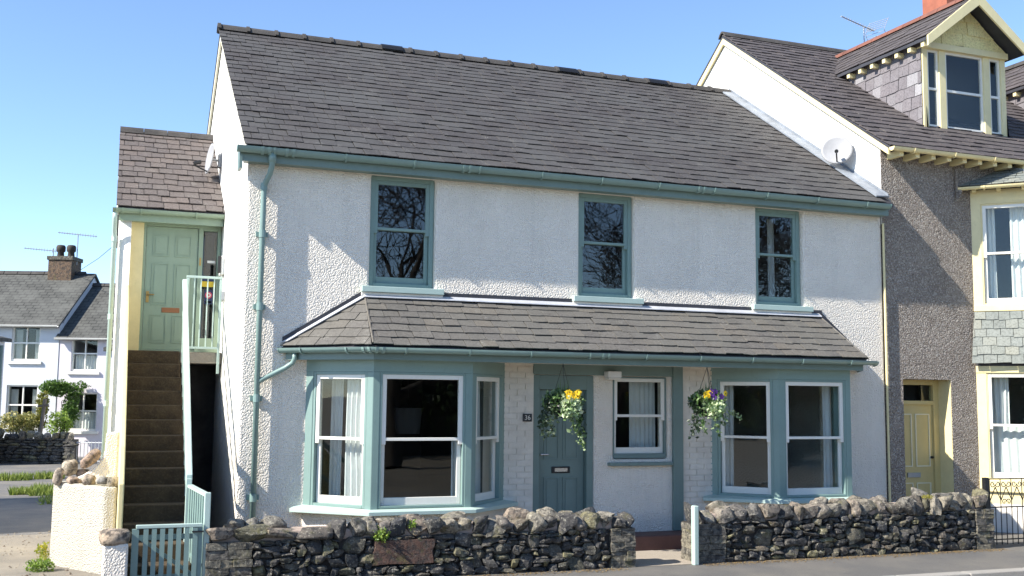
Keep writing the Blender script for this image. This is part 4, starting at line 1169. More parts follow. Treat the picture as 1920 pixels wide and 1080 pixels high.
def dormer(t, rf, ox, oz, first):
    X0, X1, ZB, ZE, ZR, YD = 10.78+ox, 12.53+ox, 6.30+oz, 7.82+oz, 8.62+oz, .65
    xm = (X0+X1)/2
    yk = lambda z: (z-NE[1])/NS+NE[0]
    # timber front frame
    fr = (Vector((X0, YD, ZB)), X_, -Y_)
    Wd = X1-X0; H = ZE-.10-ZB
    m = MB()
    m.lbox(fr, 0, .10, -.10, 0, 0, H); m.lbox(fr, Wd-.10, Wd, -.10, 0, 0, H); m.lbox(fr, .34, .475, -.10, 0, .08, H); m.lbox(fr, Wd-.475, Wd-.34, -.10, 0, .08, H)
    m.lbox(fr, .10, .34, -.10, -.004, 0, .10); m.lbox(fr, .475, Wd-.475, -.10, -.004, 0, .10); m.lbox(fr, Wd-.34, Wd-.10, -.10, -.004, 0, .10)
    m.lbox(fr, .34, .475, -.10, -.002, 0, .078); m.lbox(fr, Wd-.475, Wd-.34, -.10, -.002, 0, .078)
    d = m.build("dormer", YEL, t, bevel=.006)
    m = MB(); m.lbox(fr, -.02, Wd+.02, -.10, .05, H, H+.10); m.build("dormer_head", YEL, d)
    m = MB(); m.lbox(fr, -.06, Wd+.06, -.10, .08, -.07, -.002); m.build("dormer_sill", YEL, d, bevel=.01)
    MB().box(X0+.06, X1-.06, YD+.5, YD+.55, ZB-.2, ZE+.1).build("dormer_dark_board", DARK, d)  # dark board added behind the panes so the inside reads as shade
    def win(u0, u1, b):
        f2 = (fr[0]+X_*u0+Z_*.10, X_, -Y_); sw = .04; Wn = u1-u0; Hn = H-.10; zm = Hn*.5
        a = MB()
        a.lbox(f2, .0, sw, -.07, -.03, 0, Hn); a.lbox(f2, Wn-sw, Wn, -.07, -.03, 0, Hn); a.lbox(f2, sw, Wn-sw, -.07, -.03, Hn-sw, Hn); a.lbox(f2, sw, Wn-sw, -.07, -.03, 0, sw*1.5); a.lbox(f2, sw, Wn-sw, -.07, -.028, zm-.02, zm+.02)
        a.build("dormer_sash", SASHW, d)
        MB().lbox(f2, sw-.004, Wn-sw+.004, -.054, -.05, sw*1.5-.004, Hn-sw+.004).build("pane", G1, d)
    win(.10, .34, 0); win(.475, Wd-.475, 0); win(Wd-.34, Wd-.10, 0)
    # gable triangle with painted slate hanging
    m = MB(); m.prism([(X0-.02, YD-.0, ZE), (X1+.02, YD, ZE), (xm, YD, ZR-.06)], (0, .08, 0)); g = m.build("dormer_gable", YEL, d)
    GP = slate("painted_gable_slate", [(.74, .60, .27, 1), (.80, .66, .32, 1)], .05) if "painted_gable_slate" not in MATS else MATS["painted_gable_slate"]
    slates(g, (X0, YD-.004, ZE), X_, Z_, [(0, 0), (Wd, 0), (Wd/2, (ZR-ZE)-.08)], .22, .42, GP, limit=40, thick=.01, seed=41, jit=.012)
    # cheeks
    for s, xx in ((-1, X0), (1, X1)):
        m = MB(); yb, yt = yk(ZB-.1), yk(ZE)
        m.prism([(xx, YD+.1, ZB-.15), (xx, yk(ZB)+.05, ZB-.15), (xx, yt, ZE), (xx, YD+.1, ZE)], (-.05*s, 0, 0)); c = m.build("dormer_cheek", LEADD, d)
        if s < 0:
            O = Vector((xx-.001, YD+.02, ZB)); pts = [(xx, YD+.02, ZB+.04), (xx, YD+.02, ZE), (xx, yt, ZE), (xx, yk(ZB)+.0, ZB)]
            poly = [(-(p[1]-3.3), p[2]-ZB) for p in pts]
            poly = [(-(yt-3.3), ZE-ZB), (2.50, .04), (-(YD+.02-3.3), .04), (-(YD+.02-3.3), ZE-ZB)]
            slates(c, Vector((xx-.001, 3.3, ZB)), -Y_, Z_, poly, .20, .23, SL_CHK, limit=120, thick=.009, seed=43, lap=1.1, jit=.008)
    # roof slopes
    ov = .16; XE0, XE1 = X0-ov, X1+ov; zE = ZE-.02; YF_ = .30
    for s in (0, 1):
        xe = XE0 if s == 0 else XE1
        a, b, c_, e = Vector((xe, YF_, zE)), Vector((xe, yk(zE)+.1, zE)), Vector((xm, yk(ZR)+.1, ZR)), Vector((xm, YF_, ZR))
        m = MB(); m.prism([a, b, c_, e], (0, 0, -.05)); r = m.build("dormer_roof", LEADD, d)
        if s == 0:
            U = -Y_; V = (e-a).normalized()
            plane_slates(r, b, U, V, [b, a, e, c_], .19, .22, SL_NB, limit=160 if first else 0, thick=.011, seed=47)
            x = .45
            k = 0
            while x < yk(zE)-.15:
                MB().box(xe+.02, X0-.002, x, x+.075, zE-.13, zE-.052).build("rafter_tail", YEL, r); x += .31
            m = MB(); m.prism([b+Vector((-.02, .0, .05)), c_+Vector((0, 0, .05)), c_+Vector((-.10, .14, .02)), b+Vector((-.12, .14, .02))], (0, 0, .012)); m.build("valley_lead", LEAD, r)
        m = MB(); e2 = e+Vector((0, 0, .03)); a2 = a+Vector((0, 0, .03))
        out = (a2-e2).normalized()*.06
        m.prism([e2+Vector((0, -.02, 0)), a2+out+Vector((0, -.02, 0)), a2+out+Vector((0, -.02, -.17)), e2+Vector((0, -.02, -.21))], (0, .035, 0)); m.build("barge_board", YEL, d, bevel=.005)
    n = 9
    for i in range(n):
        y = YF_-.02+i*.42
        m = MB(); m.prism([(xm+a, y, ZR+.05+b) for a, b in RP], (0, .41, 0)); m.build("terracotta_ridge_tile" if first else "ridge_tile", TERRD if first else RIDGE, d)
nb, nbr = terrace(NX0, 13.9, "grey pebbledash terrace house with cream trim and dormer next door", GR, True)
dormer(nb, nbr, 0, 0, True)
nb2, nbr2 = terrace(13.904, 18.5, "partly hidden terrace house beyond the cream dormer at far right", GR, False)
dormer(nb2, nbr2, 3.85, .10, False)
# chimney of red brick behind the dormer
ch = thing("brick_chimney", "red brick chimney stack just showing above the dormer ridge", "chimney", (14.6, 4.2, 8.6))
MB().box(14.38, 15.0, 3.9, 4.6, 8.3, 11.2).build("stack", TERR, ch, bevel=.01)
# door
fr = (Vector((9.65, .30, .10)), X_, -Y_)
m = MB(); m.lbox(fr, 0, .06, -.06, .03, 0, 2.18); m.lbox(fr, .80, .91, -.06, .03, 0, 2.18); m.lbox(fr, .06, .80, -.06, .03, 2.10, 2.18); m.lbox(fr, .06, .80, -.06, .03, 1.80, 1.86)
ndf = m.build("door_frame", YELD, nb, bevel=.005)
MB().lbox(fr, .06, .80, -.03, -.024, 1.86, 2.10).build("transom_pane", G1, ndf)
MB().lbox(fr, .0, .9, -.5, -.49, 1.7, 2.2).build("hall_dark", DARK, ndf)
m = MB(); m.lbox(fr, .06, .80, -.05, -.01, .0, 1.80); m.build("door", YELD, ndf)
BEAD = paint("cream_bead", (.80, .74, .52, 1), .5)
m = MB()
for u0, u1, v0, v1 in ((.13, .40, .86, 1.66), (.47, .74, .86, 1.66), (.13, .40, .10, .62), (.47, .74, .10, .62)):
    b = .016
    m.lbox(fr, u0, u1, -.011, .004, v0, v0+b); m.lbox(fr, u0, u1, -.011, .004, v1-b, v1); m.lbox(fr, u0, u0+b, -.011, .004, v0+b, v1-b); m.lbox(fr, u1-b, u1, -.011, .004, v0+b, v1-b)
m.build("panel_beading", BEAD, ndf)
MB().lbox(fr, .30, .54, -.011, .008, .70, .77).build("letter_plate", GALV, ndf)
m = MB(); c = fr[0]+Vector((.755, .01, 1.0)); m.tube([c, c+Vector((0, -.05, 0))], .02, 8); m.build("door_knob", BLACK, ndf)
MB().box(10.552, 10.559, .01, .30, .10, 2.28).build("door_reveal", CRM, nb)
MB().box(9.65, 10.56, -.25, .6, -.02, .10).build("door_step", CONC, nb)
# canted bay
K = 11.05; PB = [(K, 0), (K+.92, -.92), (13.2, -.92), (14.12, 0)]
def ring(parent, name, z0, z1, mat, out=0.0, inn=.14, b=0):
    m = MB(); m.sweep([(-inn, 0), (out, 0), (out, z1-z0), (-inn, z1-z0)], [Vector((x, y, z0)) for x, y in PB]); return m.build(name, mat, parent, bevel=b)
cb = ring(nb, "canted_bay", -.02, .42, WHITEWALL)
ring(cb, "bay_sill", .60, .78, YEL, .05, .14, .01); ring(cb, "bay_plinth", .42, .60, YEL, .0)
ring(cb, "bay_head", 2.40, 2.50, YEL, .01); ring(cb, "bay_upper_sill", 3.34, 3.44, YEL, .04, .14, .008); ring(cb, "bay_upper_head", 5.02, 5.24, YEL, .0)
for i in range(2):
    p, qn = Vector((*PB[i], 0)), Vector((*PB[i+1], 0)); U = (qn-p).normalized(); N = Vector((U.y, -U.x, 0)); Lg = (qn-p).length
    for z0, H in ((.78, 1.62), (3.44, 1.58)):
        m = MB(); f2 = (p+Z_*z0, U, N); m.lbox(f2, 0, .14, -.12, -.002, 0, H); m.build("bay_mullion", YEL, cb); MB().lbox(f2, Lg-.12, Lg-.003, -.12, -.002, 0, H).build("bay_mullion", YEL, cb)
        sash_window(cb, (p+U*.14+Z_*z0, U, N), Lg-.26, H, YEL, SASHW, G1, fw=.022, sw=.05, rec=.01, depth=.10, name="bay_sash")
    # slate apron, flared at the foot
    poly = [(0, 0), (Lg, 0), (Lg, .80), (0, .80)]
    V = Vector((-N.x*.09, -N.y*.09, .80)); O = p+N*.115+Z_*2.53
    ap = MB(); ap.prism([p+Z_*2.5, qn+Z_*2.5, qn+Z_*3.34, p+Z_*3.34], -N*.08); ap = ap.build("apron_backing", LEADD, cb)
    slates(ap, O+Vector((-U.x*.05, -U.y*.05, 0)), U, V, [(0, 0), (Lg+.1, 0), (Lg+.05, V.length), (.05, V.length)], .135, .17, SL_GRN, limit=70, thick=.010, seed=51+i)
    curtain("white net curtain in the upper pane of the neighbour's canted bay" if i == 0 else "white net curtain in the neighbour's bay beyond the frame", (p+Z_*0, U, N), .55, 1.15, 3.5, 5.0, -.22, 7, amp=.03)
    curtain("white lace curtain in the lower pane of the neighbour's canted bay" if i == 0 else "white lace curtain in the neighbour's lower bay beyond the frame", (p+Z_*0, U, N), .16, 1.15, .84, 2.38 if i else 1.6, -.22, 9, amp=.02)
    if i == 0:
        curtain("narrow white curtain at the left of the neighbour's upper bay pane", (p, U, N), .18, .34, 3.5, 5.0, -.24, 3, amp=.02)
        curtain("gathered white curtain at the left of the neighbour's lower bay pane", (p, U, N), .17, .45, 1.6, 2.38, -.24, 4, amp=.03)
# bay roof
BZ = 5.28
e0, e1, e2, e3 = Vector((K-.22, .0, BZ)), Vector((K+.78, -1.08, BZ)), Vector((13.34, -1.08, BZ)), Vector((14.3, .0, BZ))
t0, t1 = Vector((K+.75, .0, 5.66)), Vector((13.3, .0, 5.66))
m = MB(); br_ = []
for tri in ((e0, e1, t0), (e1, e2, t1, t0), (e2, e3, t1)): m.prism([p for p in tri], (0, 0, -.03))
brf = m.build("bay_roof", LEADD, cb)
U = (e1-e0).normalized(); Nn = U.cross(t0-e0).normalized(); V = Nn.cross(U)
plane_slates(brf, e0, U, V, [e0, e1, t0], .11, .16, SL_GRN, limit=60, thick=.009, seed=61)
U = X_; Nn = U.cross(t0-e1).normalized(); V = Nn.cross(U)
plane_slates(brf, e1, U, V, [e1, e2, t1, t0], .11, .16, SL_GRN, limit=80, thick=.009, seed=62)
MB().tube([t0+Vector((0, 0, .03)), e1+Vector((0, 0, .02))], .02, 6).build("hip_lead", LEAD, brf)
MB().box(K+.65, 13.4, -.12, .0, 5.655, 5.68).build("top_lead", LEAD, brf)
gutter(cb, [(K-.27, -.03, BZ-.02), (K+.75, -1.13, BZ-.02), (13.4, -1.13, BZ-.02)], YEL, .045, gname="bay_gutter")
for k in range(4):
    c = e0.lerp(e1, (k+.6)/4.2); U = (e1-e0).normalized(); N = Vector((U.y, -U.x, 0)); m = MB(); m.prism([c+U*-.03+N*-.02, c+U*.03+N*-.02, c+U*.03-N*.16, c-U*.03-N*.16], (0, 0, -.085)); m.build("rafter_tail", YEL, cb)
# bay fascia under the gutter
m = MB(); m.tube([(K-.26, -.06, BZ-.06), (K-.26, -.05, BZ-.16), (K-.30, -.035, BZ-.2), (K-.30, -.035, 5.75)], .03, 8); m.build("bay_drainpipe", GR, nb)
# cream vertical strip between the houses
MB().tube([(9.33, -.03, .02), (9.33, -.03, 4.6)], .018, 6).build("boundary_pipe", YEL, nb)
sat_dish("satellite_dish", "grey satellite dish on the white gable above the main roof", (9.10, .72, 5.86), (-.62, -.76, .2), .235, (9.33, .95, 5.86), 0)

# ------------------------------------------------------------------ aerials
def yagi(label, base, mast_h, boom_a, boom_b, n=11, el=.22, vertical=False, grid=False, r=.008):
    t = thing("television_aerial", label, "aerial", base)
    top = Vector(base)+Z_*mast_h
    MB().tube([base, top], r*1.6, 6).build("mast", GALV, t)
    A, B = Vector(boom_a), Vector(boom_b)
    MB().tube([A, B], r*1.2, 6).build("boom", GALV, t)
    d = (B-A).normalized(); side = d.cross(Z_).normalized()
    for k in range(n):
        c = A+(B-A)*((k+.5)/n); L = el*(.55+.45*k/n)
        v = (Z_ if vertical else side)
        MB().tube([c-v*L*.5, c+v*L*.5], r*.7, 5).build("element", GALV, t)
    if grid:
        for s in (-1, 1):
            for j in range(5):
                o = B+d*.02+Z_*s*(.04+.055*j)+d*.035*j
                MB().tube([o-side*.22, o+side*.22], r*.7, 5).build("reflector_rod", GALV, t)
            MB().tube([B+d*.02+side*.22*s, B+d*.18+side*.22*s+Z_*.28], r*.7, 5).build("reflector_stay", GALV, t)
            MB().tube([B+d*.02+side*.22*s, B+d*.18+side*.22*s-Z_*.28], r*.7, 5).build("reflector_stay", GALV, t)
    return t
yagi("television aerial with grid reflector on the neighbour's ridge", (12.60, 4.3, 8.9), .62, (11.93, 4.15, 9.60), (12.98, 4.45, 9.53), 14, .14, grid=True, r=.009)
# wrought iron gate
ig = thing("iron_gate", "black wrought iron gate with scrolls at the right edge of the stone wall", "gate", (10.2, -1.46, 0))
def bar(a, b, r=.007): return MB().tube([a, b], r, 6)
MB().box(9.70, 9.765, -1.49, -1.43, 0, .93).build("gate_post", BLACK, ig)
for z in (.91, .53, .10): MB().box(9.77, 10.9, -1.468, -1.452, z-.008, z+.008).build("rail", BLACK, ig)
for k in range(12):
    x = 9.80+k*.095
    bar((x, -1.46, .03), (x, -1.46, .91 if k % 2 == 0 else .53)).build("bar", BLACK, ig)
def scroll(c, s, r0=.055, up=1):
    pts = []
    for k in range(22):
        a = k/21*3.6*math.pi/1.6; r = r0*(1-.72*k/21)
        pts.append((c[0]+s*(r0-r*math.cos(a))-s*r0*0, -1.46, c[2]+up*r*math.sin(a)*1.0))
    return MB().tube(pts, .006, 5)
for k in range(6):
    xc = 9.90+k*.19
    for s in (-1, 1):
        scroll((xc, 0, .84), s, .045, -1).build("scroll", BLACK, ig)
        if k % 2 == 1: scroll((xc-.095+.095, 0, .60), s, .04, 1).build("scroll", BLACK, ig)
        bar((xc, -1.46, .80), (xc+s*.095, -1.46, .62)).build("brace_bar", BLACK, ig)
# ------------------------------------------------------------------ hanging baskets
FY = leaf("yellow_petal", [(.80, .52, .01, 1), (.80, .58, .02, 1)], .6)
FP = leaf("purple_petal", [(.10, .03, .22, 1), (.07, .02, .16, 1)], .6)
LV = leaf("variegated_leaf", [(.14, .24, .07, 1), (.34, .46, .22, 1), (.62, .68, .45, 1), (.48, .58, .34, 1)])
LD = leaf("trailing_ivy_leaf", [(.03, .07, .02, 1), (.07, .14, .035, 1), (.16, .25, .08, 1), (.30, .38, .20, 1), (.05, .10, .03, 1)])
LDB = leaf("dark_trailing_leaf", [(.018, .035, .018, 1), (.035, .06, .03, 1), (.05, .08, .045, 1)])
LS = leaf("spiky_leaf", [(.06, .13, .02, 1), (.10, .20, .03, 1)])
def flower(parent, c, q, mat, r=.04):
    nv = Vector((q.uniform(-.5, .3), -1, q.uniform(0, .5))).normalized(); a = nv.orthogonal().normalized(); b = nv.cross(a)
    m = MB()
    for k in range(5):
        t = k*2*math.pi/5; d = a*math.cos(t)+b*math.sin(t); e = nv.cross(d); p = Vector(c); i = len(m.v)
        m.v += [p, p+d*r*.6+e*r*.5+nv*.004, p+d*r*1.05+nv*.008, p+d*r*.6-e*r*.5+nv*.002]; m.f += [(i, i+1, i+2, i+3)]
    m.build("flower", mat, parent)
    MB().lathe([(0, .006), (r*.22, .004), (0, -.002)], 6, dish_matrix(c, nv)).build("flower_eye", LDB, parent)
def basket(label, c, hang, q, trails, purple):
    t = thing("hanging_basket", label, "hanging basket", c); C0 = Vector(c)
    m = MB(); m.lathe([(.03, -.16), (.10, -.135), (.15, -.07), (.165, 0), (.155, 0), (.0, -.02)], 18, Matrix.Translation(C0)); m.build("bowl", BLACK, t, True)
    for a in (0.3, 2.4, 4.5):
        MB().tube([C0+Vector((.16*math.cos(a), .16*math.sin(a), 0)), C0+Z_*(hang-.06)], .003, 4).build("chain", BLACK, t)
    MB().tube([C0+Z_*(hang-.07), C0+Z_*hang], .005, 5).build("hook", BLACK, t)
    m = MB(); leaves(m, blob(900, C0+Vector((0, 0, .03)), (.27, .2, .15), q, .2), .06, q, .4, .6); m.build("foliage", LD, t, kind="stuff")
    m = MB(); leaves(m, blob(420, C0+Vector((.03, -.16, -.05)), (.13, .08, .15), q, .1), .055, q, .3, .7); m.build("variegated_foliage", LV, t, kind="stuff")
    m = MB(); leaves(m, blob(320, C0+Vector((-.13, .0, .02)), (.12, .12, .12), q, .1), .045, q, .2, .6); m.build("dark_foliage", LDB, t, kind="stuff")
    m = MB()
    for k in range(26):
        a = q.uniform(0, 6.28); L = q.uniform(.17, .29); o = C0+Vector((q.gauss(0, .025), q.gauss(0, .025), .05)); tip = o+Vector((math.cos(a)*.07, math.sin(a)*.07, L)); sd = Vector((-math.sin(a), math.cos(a), 0))*.008
        i = len(m.v); m.v += [o-sd, o+sd, tip]; m.f.append((i, i+1, i+2))
    m.build("spiky_foliage", LS, t, kind="stuff")
    for k in range(11):
        s = -1 if k % 2 else 1
        f = C0+Vector((q.uniform(-.02, .15) if not purple else q.uniform(-.16, .16), -.13-q.uniform(0, .06), q.uniform(.08, .17)))
        flower(t, f, q, FP if purple and abs(f.x-C0.x-.03) < .07 else FY)
    for (dx, dy, L, dk) in trails:
        m = MB(); p = C0+Vector((dx*.75, dy*.7, 0)); pts = []
        n = int(L*190)
        for k in range(n):
            s = k/n; base = p+Vector((dx*.45*math.sin(s*1.6), dy*.4*s, -L*s*s*.35-L*s*.65+.05*(1-s)))
            pts.append(base+Vector((q.gauss(0, .022), q.gauss(0, .022), q.gauss(0, .012))))
        leaves(m, pts, .055, q, -.5, .65); tr = m.build("trailing_stem", LDB if dk else LD, t, kind="stuff")
q = random.Random(9)
basket("hanging basket of yellow pansies and trailing ivy in front of the teal door", (3.78, -.80, 1.86), .56, q, [(-.22, -.05, .42, 1), (-.17, -.12, .40, 1), (.05, -.2, .36, 0), (.16, -.12, .52, 0), (.20, -.08, .40, 1), (.13, -.16, .46, 0), (-.20, .1, .3, 1)], False)
basket("hanging basket with purple and yellow pansies beside the right bay", (5.79, -.84, 1.88), .54, q, [(-.2, -.05, .42, 1), (-.12, -.16, .36, 0), (.02, -.2, .38, 0), (.12, -.16, .28, 0), (-.18, -.1, .36, 1)], True)
# one stem that reaches sideways
m = MB(); pts = []
for k in range(60):
    s = k/60; pts.append(Vector((5.9+.34*s+q.gauss(0, .014), -.90, 1.86-.10*s-.06*s*s+q.gauss(0, .016))))
leaves(m, pts, .042, q, -.2, .65); o = m.build("trailing_stem", LV, bpy.data.objects["hanging_basket.001"], kind="stuff")

# ------------------------------------------------------------------ far cottages across the lane (they face the street at an angle)
W0 = Vector((math.sin(YAW), math.cos(YAW), 0)); R0 = Vector((math.cos(YAW), -math.sin(YAW), 0)); CG = Vector((CAM.x, CAM.y, 0))
def FP_(a, b, z=0): return CG+R0*a+W0*b+Z_*z
def frf(a, b, z): return (FP_(a, b, z), R0, -W0)
def cottage(label, a0, a1, b, eave, ridge, rb, mat, wins, guttermat):
    t = thing("far_cottage", label, "house", FP_((a0+a1)/2, b))
    f = (FP_(a0, b, 0), R0, -W0); Wd = a1-a0
    # wall as grid in local frame
    m = MB(); tmp = MB(); wall_grid(tmp, 0, Wd, -.05, eave, 0, .3, [(w[0]-a0, w[1]-a0, w[2], w[3]) for w in wins])
    m.v = [f[0]+R0*v.x+W0*v.y+Z_*v.z for v in tmp.v]; m.f = tmp.f; m.build("front_wall", mat, t)
    m = MB()
    for aa in (a0, a1-.2):
        m = MB(); m.prism([FP_(aa, b+.301), FP_(aa, 2*rb-b), FP_(aa, 2*rb-b, eave), FP_(aa, rb, ridge-.06), FP_(aa, b+.301, eave+.05)], R0*.19); m.build("gable_wall", mat, t)
    MB().lbox((FP_(a0+.2, b+.302, 0), R0, -W0), 0, Wd-.4, -1.5, -1.4, 0, eave).build("partition", DARK, t)
    m = MB(); s = (ridge-eave)/(rb-b); eb = b-.22; ez = eave-.22*s+.06
    m.prism([FP_(a0-.06, eb, ez), FP_(a0-.06, rb, ridge), FP_(a0-.06, rb, ridge-.07), FP_(a0-.06, eb, ez-.07)], R0*(Wd+.12))
    m.prism([FP_(a0-.06, 2*rb-eb, ez), FP_(a0-.06, rb, ridge), FP_(a0-.06, rb, ridge-.07), FP_(a0-.06, 2*rb-eb, ez-.07)], R0*(Wd+.12))
    me = bpy.data.meshes.new("roof")
    # roof gets its own axes so the slate courses run along it
    Rm = Matrix((R0, (W0*(rb-eb)+Z_*(ridge-ez)).normalized(), R0.cross((W0*(rb-eb)+Z_*(ridge-ez)).normalized()))).transposed()
    o0 = FP_(a0-.06, eb, ez); inv = Rm.inverted()
    me.from_pydata([tuple(inv @ (v-o0)) for v in m.v], [], m.f); me.materials.append(FSLATE); me.update()
    r = inst("roof", me, FSLATE, t, o0, Rm)
    n = int((Wd+.12)/.45)
    for i in range(n):
        mm = MB(); mm.prism([FP_(a0-.06+i*.45, rb+x, ridge+.03+z) for x, z in RP], R0*.43); mm.build("ridge_tile", RIDGE, t)
    gm = MB(); gm.sweep(gutter_prof(.06), [FP_(a0-.05, eb-.05, ez+.0), FP_(a1+.05, eb-.05, ez+.0)]); gm.build("gutter", guttermat, t)
    for (x0, x1, z0, z1) in wins:
        fr = frf(x0, b, z0); w_ = x1-x0; h_ = z1-z0
        m = MB(); e = .045
        m.lbox(fr, 0, e, -.14, -.05, 0, h_); m.lbox(fr, w_-e, w_, -.14, -.05, 0, h_); m.lbox(fr, e, w_-e, -.14, -.05, 0, e*1.5); m.lbox(fr, e, w_-e, -.14, -.05, h_-e, h_)
        m.lbox(fr, w_/2-.018, w_/2+.018, -.12, -.06, e*1.5, h_-e); m.lbox(fr, e, w_-e, -.13, -.055, h_*.5, h_*.5+.045)
        w = m.build("window", SASHW, t)
        MB().lbox(fr, e, w_-e, -.10, -.095, e, h_-e).build("pane", G1, w)
        MB().lbox(fr, -.09, w_+.09, -.1, .07, -.09, -.003).build("sill", SASHW, w)
        nc = MB(); nu = 28; hc = h_*(.48 if mat is FWHP else .9)
        for (ua, ub) in (((.05, w_-.05),) if mat is FWHP else ((.05, w_*.28), (w_*.74, w_-.05))):
            k0 = len(nc.v)
            for i in range(nu+1):
                u = ua+(ub-ua)*i/nu; off = -.22+.02*math.sin(i*1.7)
                nc.v += [fr[0]+R0*u-W0*off+Z_*.05, fr[0]+R0*u-W0*off+Z_*hc]
            for i in range(nu): nc.f.append((k0+2*i, k0+2*i+2, k0+2*i+3, k0+2*i+1))
        nc.build("net_curtain", CLOTH, w, kind="stuff")
    return t
cl = cottage("pale far cottage with green-grey slate roof at the left edge", -20.5, -13.99, 33, 4.10, 5.92, 35.5, FWH, [(-15.45, -14.58, 2.90, 3.98), (-15.52, -14.56, .90, 2.16)], SASHW)
cr = cottage("lower pinkish white far cottage right of the brick chimney", -13.98, -10.4, 33.02, 3.72, 5.54, 35.5, FWHP, [(-13.60, -12.78, 2.60, 3.66), (-13.62, -12.72, .78, 1.95)], SASHW)
fch = thing("far_chimney", "brown brick chimney with two pots between the far cottages", "chimney", FP_(-15.0, 35.5, 5.2))
m = MB(); m.lbox((FP_(-15.38, 35.1, 5.0), R0, -W0), 0, .78, -.8, 0, 0, 1.36); m.build("stack", FBRICK, fch, bevel=.01)
m = MB(); m.lbox((FP_(-15.42, 35.06, 6.32), R0, -W0), 0, .86, -.88, 0, 0, .13); m.build("cap", STN, fch, bevel=.01)
POT = paint("chimney_pot", (.05, .04, .03, 1), .8, .3)
for a in (-15.15, -14.80):
    m = MB(); m.lathe([(.12, 6.44), (.10, 6.62), (.145, 6.66), (.15, 6.80), (.12, 6.86), (.08, 6.87), (.08, 6.5)], 14, Matrix.Translation(FP_(a, 35.5, 0))); m.build("chimney_pot", POT, fch, True)
yagi("television aerial on a tall mast right of the far chimney pots", FP_(-14.60, 35.5, 6.2), 1.03, FP_(-15.28, 35.5, 7.30), FP_(-14.0, 35.6, 7.19), 15, .14, True, r=.012)
yagi("lower television aerial reaching left from the far chimney", FP_(-15.36, 35.4, 6.2), .55, FP_(-16.3, 35.3, 6.73), FP_(-15.25, 35.4, 6.65), 12, .14, True, r=.012)
wire = thing("telephone_wire", "thin telephone wire rising from the far chimney towards the stair porch", "wire", FP_(-14.6, 35.4, 5.9))
MB().tube([FP_(-14.6, 35.4, 5.9), FP_(-12.5, 32, 6.0), FP_(-10.2, 28, 6.15), FP_(-8, 24, 6.4)], .008, 4).build("cable", BLACK, wire)
# outbuildings at either side of the far yard
def shed(label, a0, a1, b0, b1, z0, z1, mat, flip):
    t = thing("outbuilding", label, "building", FP_((a0+a1)/2, b0)); am = a1 if flip else a0; ao = a0 if flip else a1
    m = MB(); m.prism([FP_(a0, b0, -.05), FP_(a1, b0, -.05), FP_(a1, b0, z1 if flip else z0), FP_(a0, b0, z0 if flip else z1)], W0*(b1-b0)); m.build("wall", mat, t)
    za, zb = (z0, z1) if flip else (z1, z0)
    m = MB(); m.prism([FP_(a0-.12, b0-.15, za-.0), FP_(a1+.12, b0-.15, zb+.0), FP_(a1+.12, b0-.15, zb+.10), FP_(a0-.12, b0-.15, za+.10)], W0*(b1-b0+.3)); m.build("roof", FSLATE, t)
    return t
s1 = shed("white outbuilding cut by the picture's left edge", -16.0, -13.86, 28.5, 29.2, 3.3, 3.85, FWH, False)
MB().tube([FP_(-13.80, 28.9, .05), FP_(-13.80, 28.9, 3.2)], .05, 8).build("downpipe", TEALD, s1)
s2 = shed("white gabled outbuilding partly hidden behind the stair porch", -10.75, -8.6, 28.6, 32, 3.05, 3.9, FWH, True)
# far garden wall
fw_ = thing("far_garden_wall", "dark dry stone wall with pale upright coping stones before the far cottage", "wall", FP_(-14, 29.5))
q = random.Random(3)
MB().lbox((FP_(-17.5, 29.55, 0), R0, -W0), 0, 5.5, -.4, 0, -.02, .66).build("mortar_core", MORTAR, fw_)
z = 0
while z < .66:
    h = q.uniform(.05, .11); a = -15.2
    while a < -12.15:
        w = q.uniform(.14, .42); o = put_stone("stone", fw_, STN, FP_(a+w/2, 29.55-.03, z+h/2), (w*1.02, .12, h*1.05), q, 3, .3, .12, .05); o.rotation_euler.z -= YAW
        a += w
    z += h
a = -15.2
while a < -12.15:
    w = q.uniform(.14, .26); h = q.uniform(.16, .28); o = put_stone("coping_stone", fw_, COPE if a > -13.3 else STN, FP_(a+w/2, 29.6, .66+h*.42), (w, .3, h), q, 3, .6, .12, .1); a += w
o = put_stone("end_pier", fw_, STN, FP_(-12.1, 29.6, .42), (.30, .34, .86), q, 4, .1, .05, .01)
fg = thing("far_garden_gate", "grey iron garden gate in front of the far pinkish cottage", "gate", FP_(-11.5, 29.6))
for k in range(11):
    a = -11.9+k*.1; MB().tube([FP_(a, 29.6, .02), FP_(a, 29.6, .62)], .012, 5).build("bar", GALV, fg)
for z in (.08, .58): MB().tube([FP_(-11.92, 29.6, z), FP_(-10.85, 29.6, z)], .014, 5).build("rail", GALV, fg)
# shrubs before the cottages
q = random.Random(15)
def shrub(name, label, c, r, n, size, mat, up=.3, stems=6):
    t = thing(name, label, "shrub", (c[0], c[1], 0)); m = MB()
    for k in range(9):
        d = Vector((q.gauss(0, 1), q.gauss(0, 1), q.gauss(0, 1))).normalized()
        cc = Vector(c)+Vector((d.x*r[0]*.55, d.y*r[1]*.55, d.z*r[2]*.55))
        leaves(m, blob(n//9, cc, (r[0]*.55, r[1]*.55, r[2]*.5), q, .4), size, q, up, .6)
    m.build("foliage", mat, t, kind="stuff")
    if not stems: return t
    s = MB()
    for k in range(stems):
        a = q.uniform(0, 6.28); tip = Vector(c)+Vector((math.cos(a)*r[0]*.5, math.sin(a)*r[1]*.5, r[2]*.3)); s.tube([(c[0], c[1], 0), (c[0]*.5+tip.x*.5+q.gauss(0, .03), c[1]*.5+tip.y*.5, tip.z*.5), tip], [.03, .02, .01], 5)
    s.build("stem", BARK, t); return t
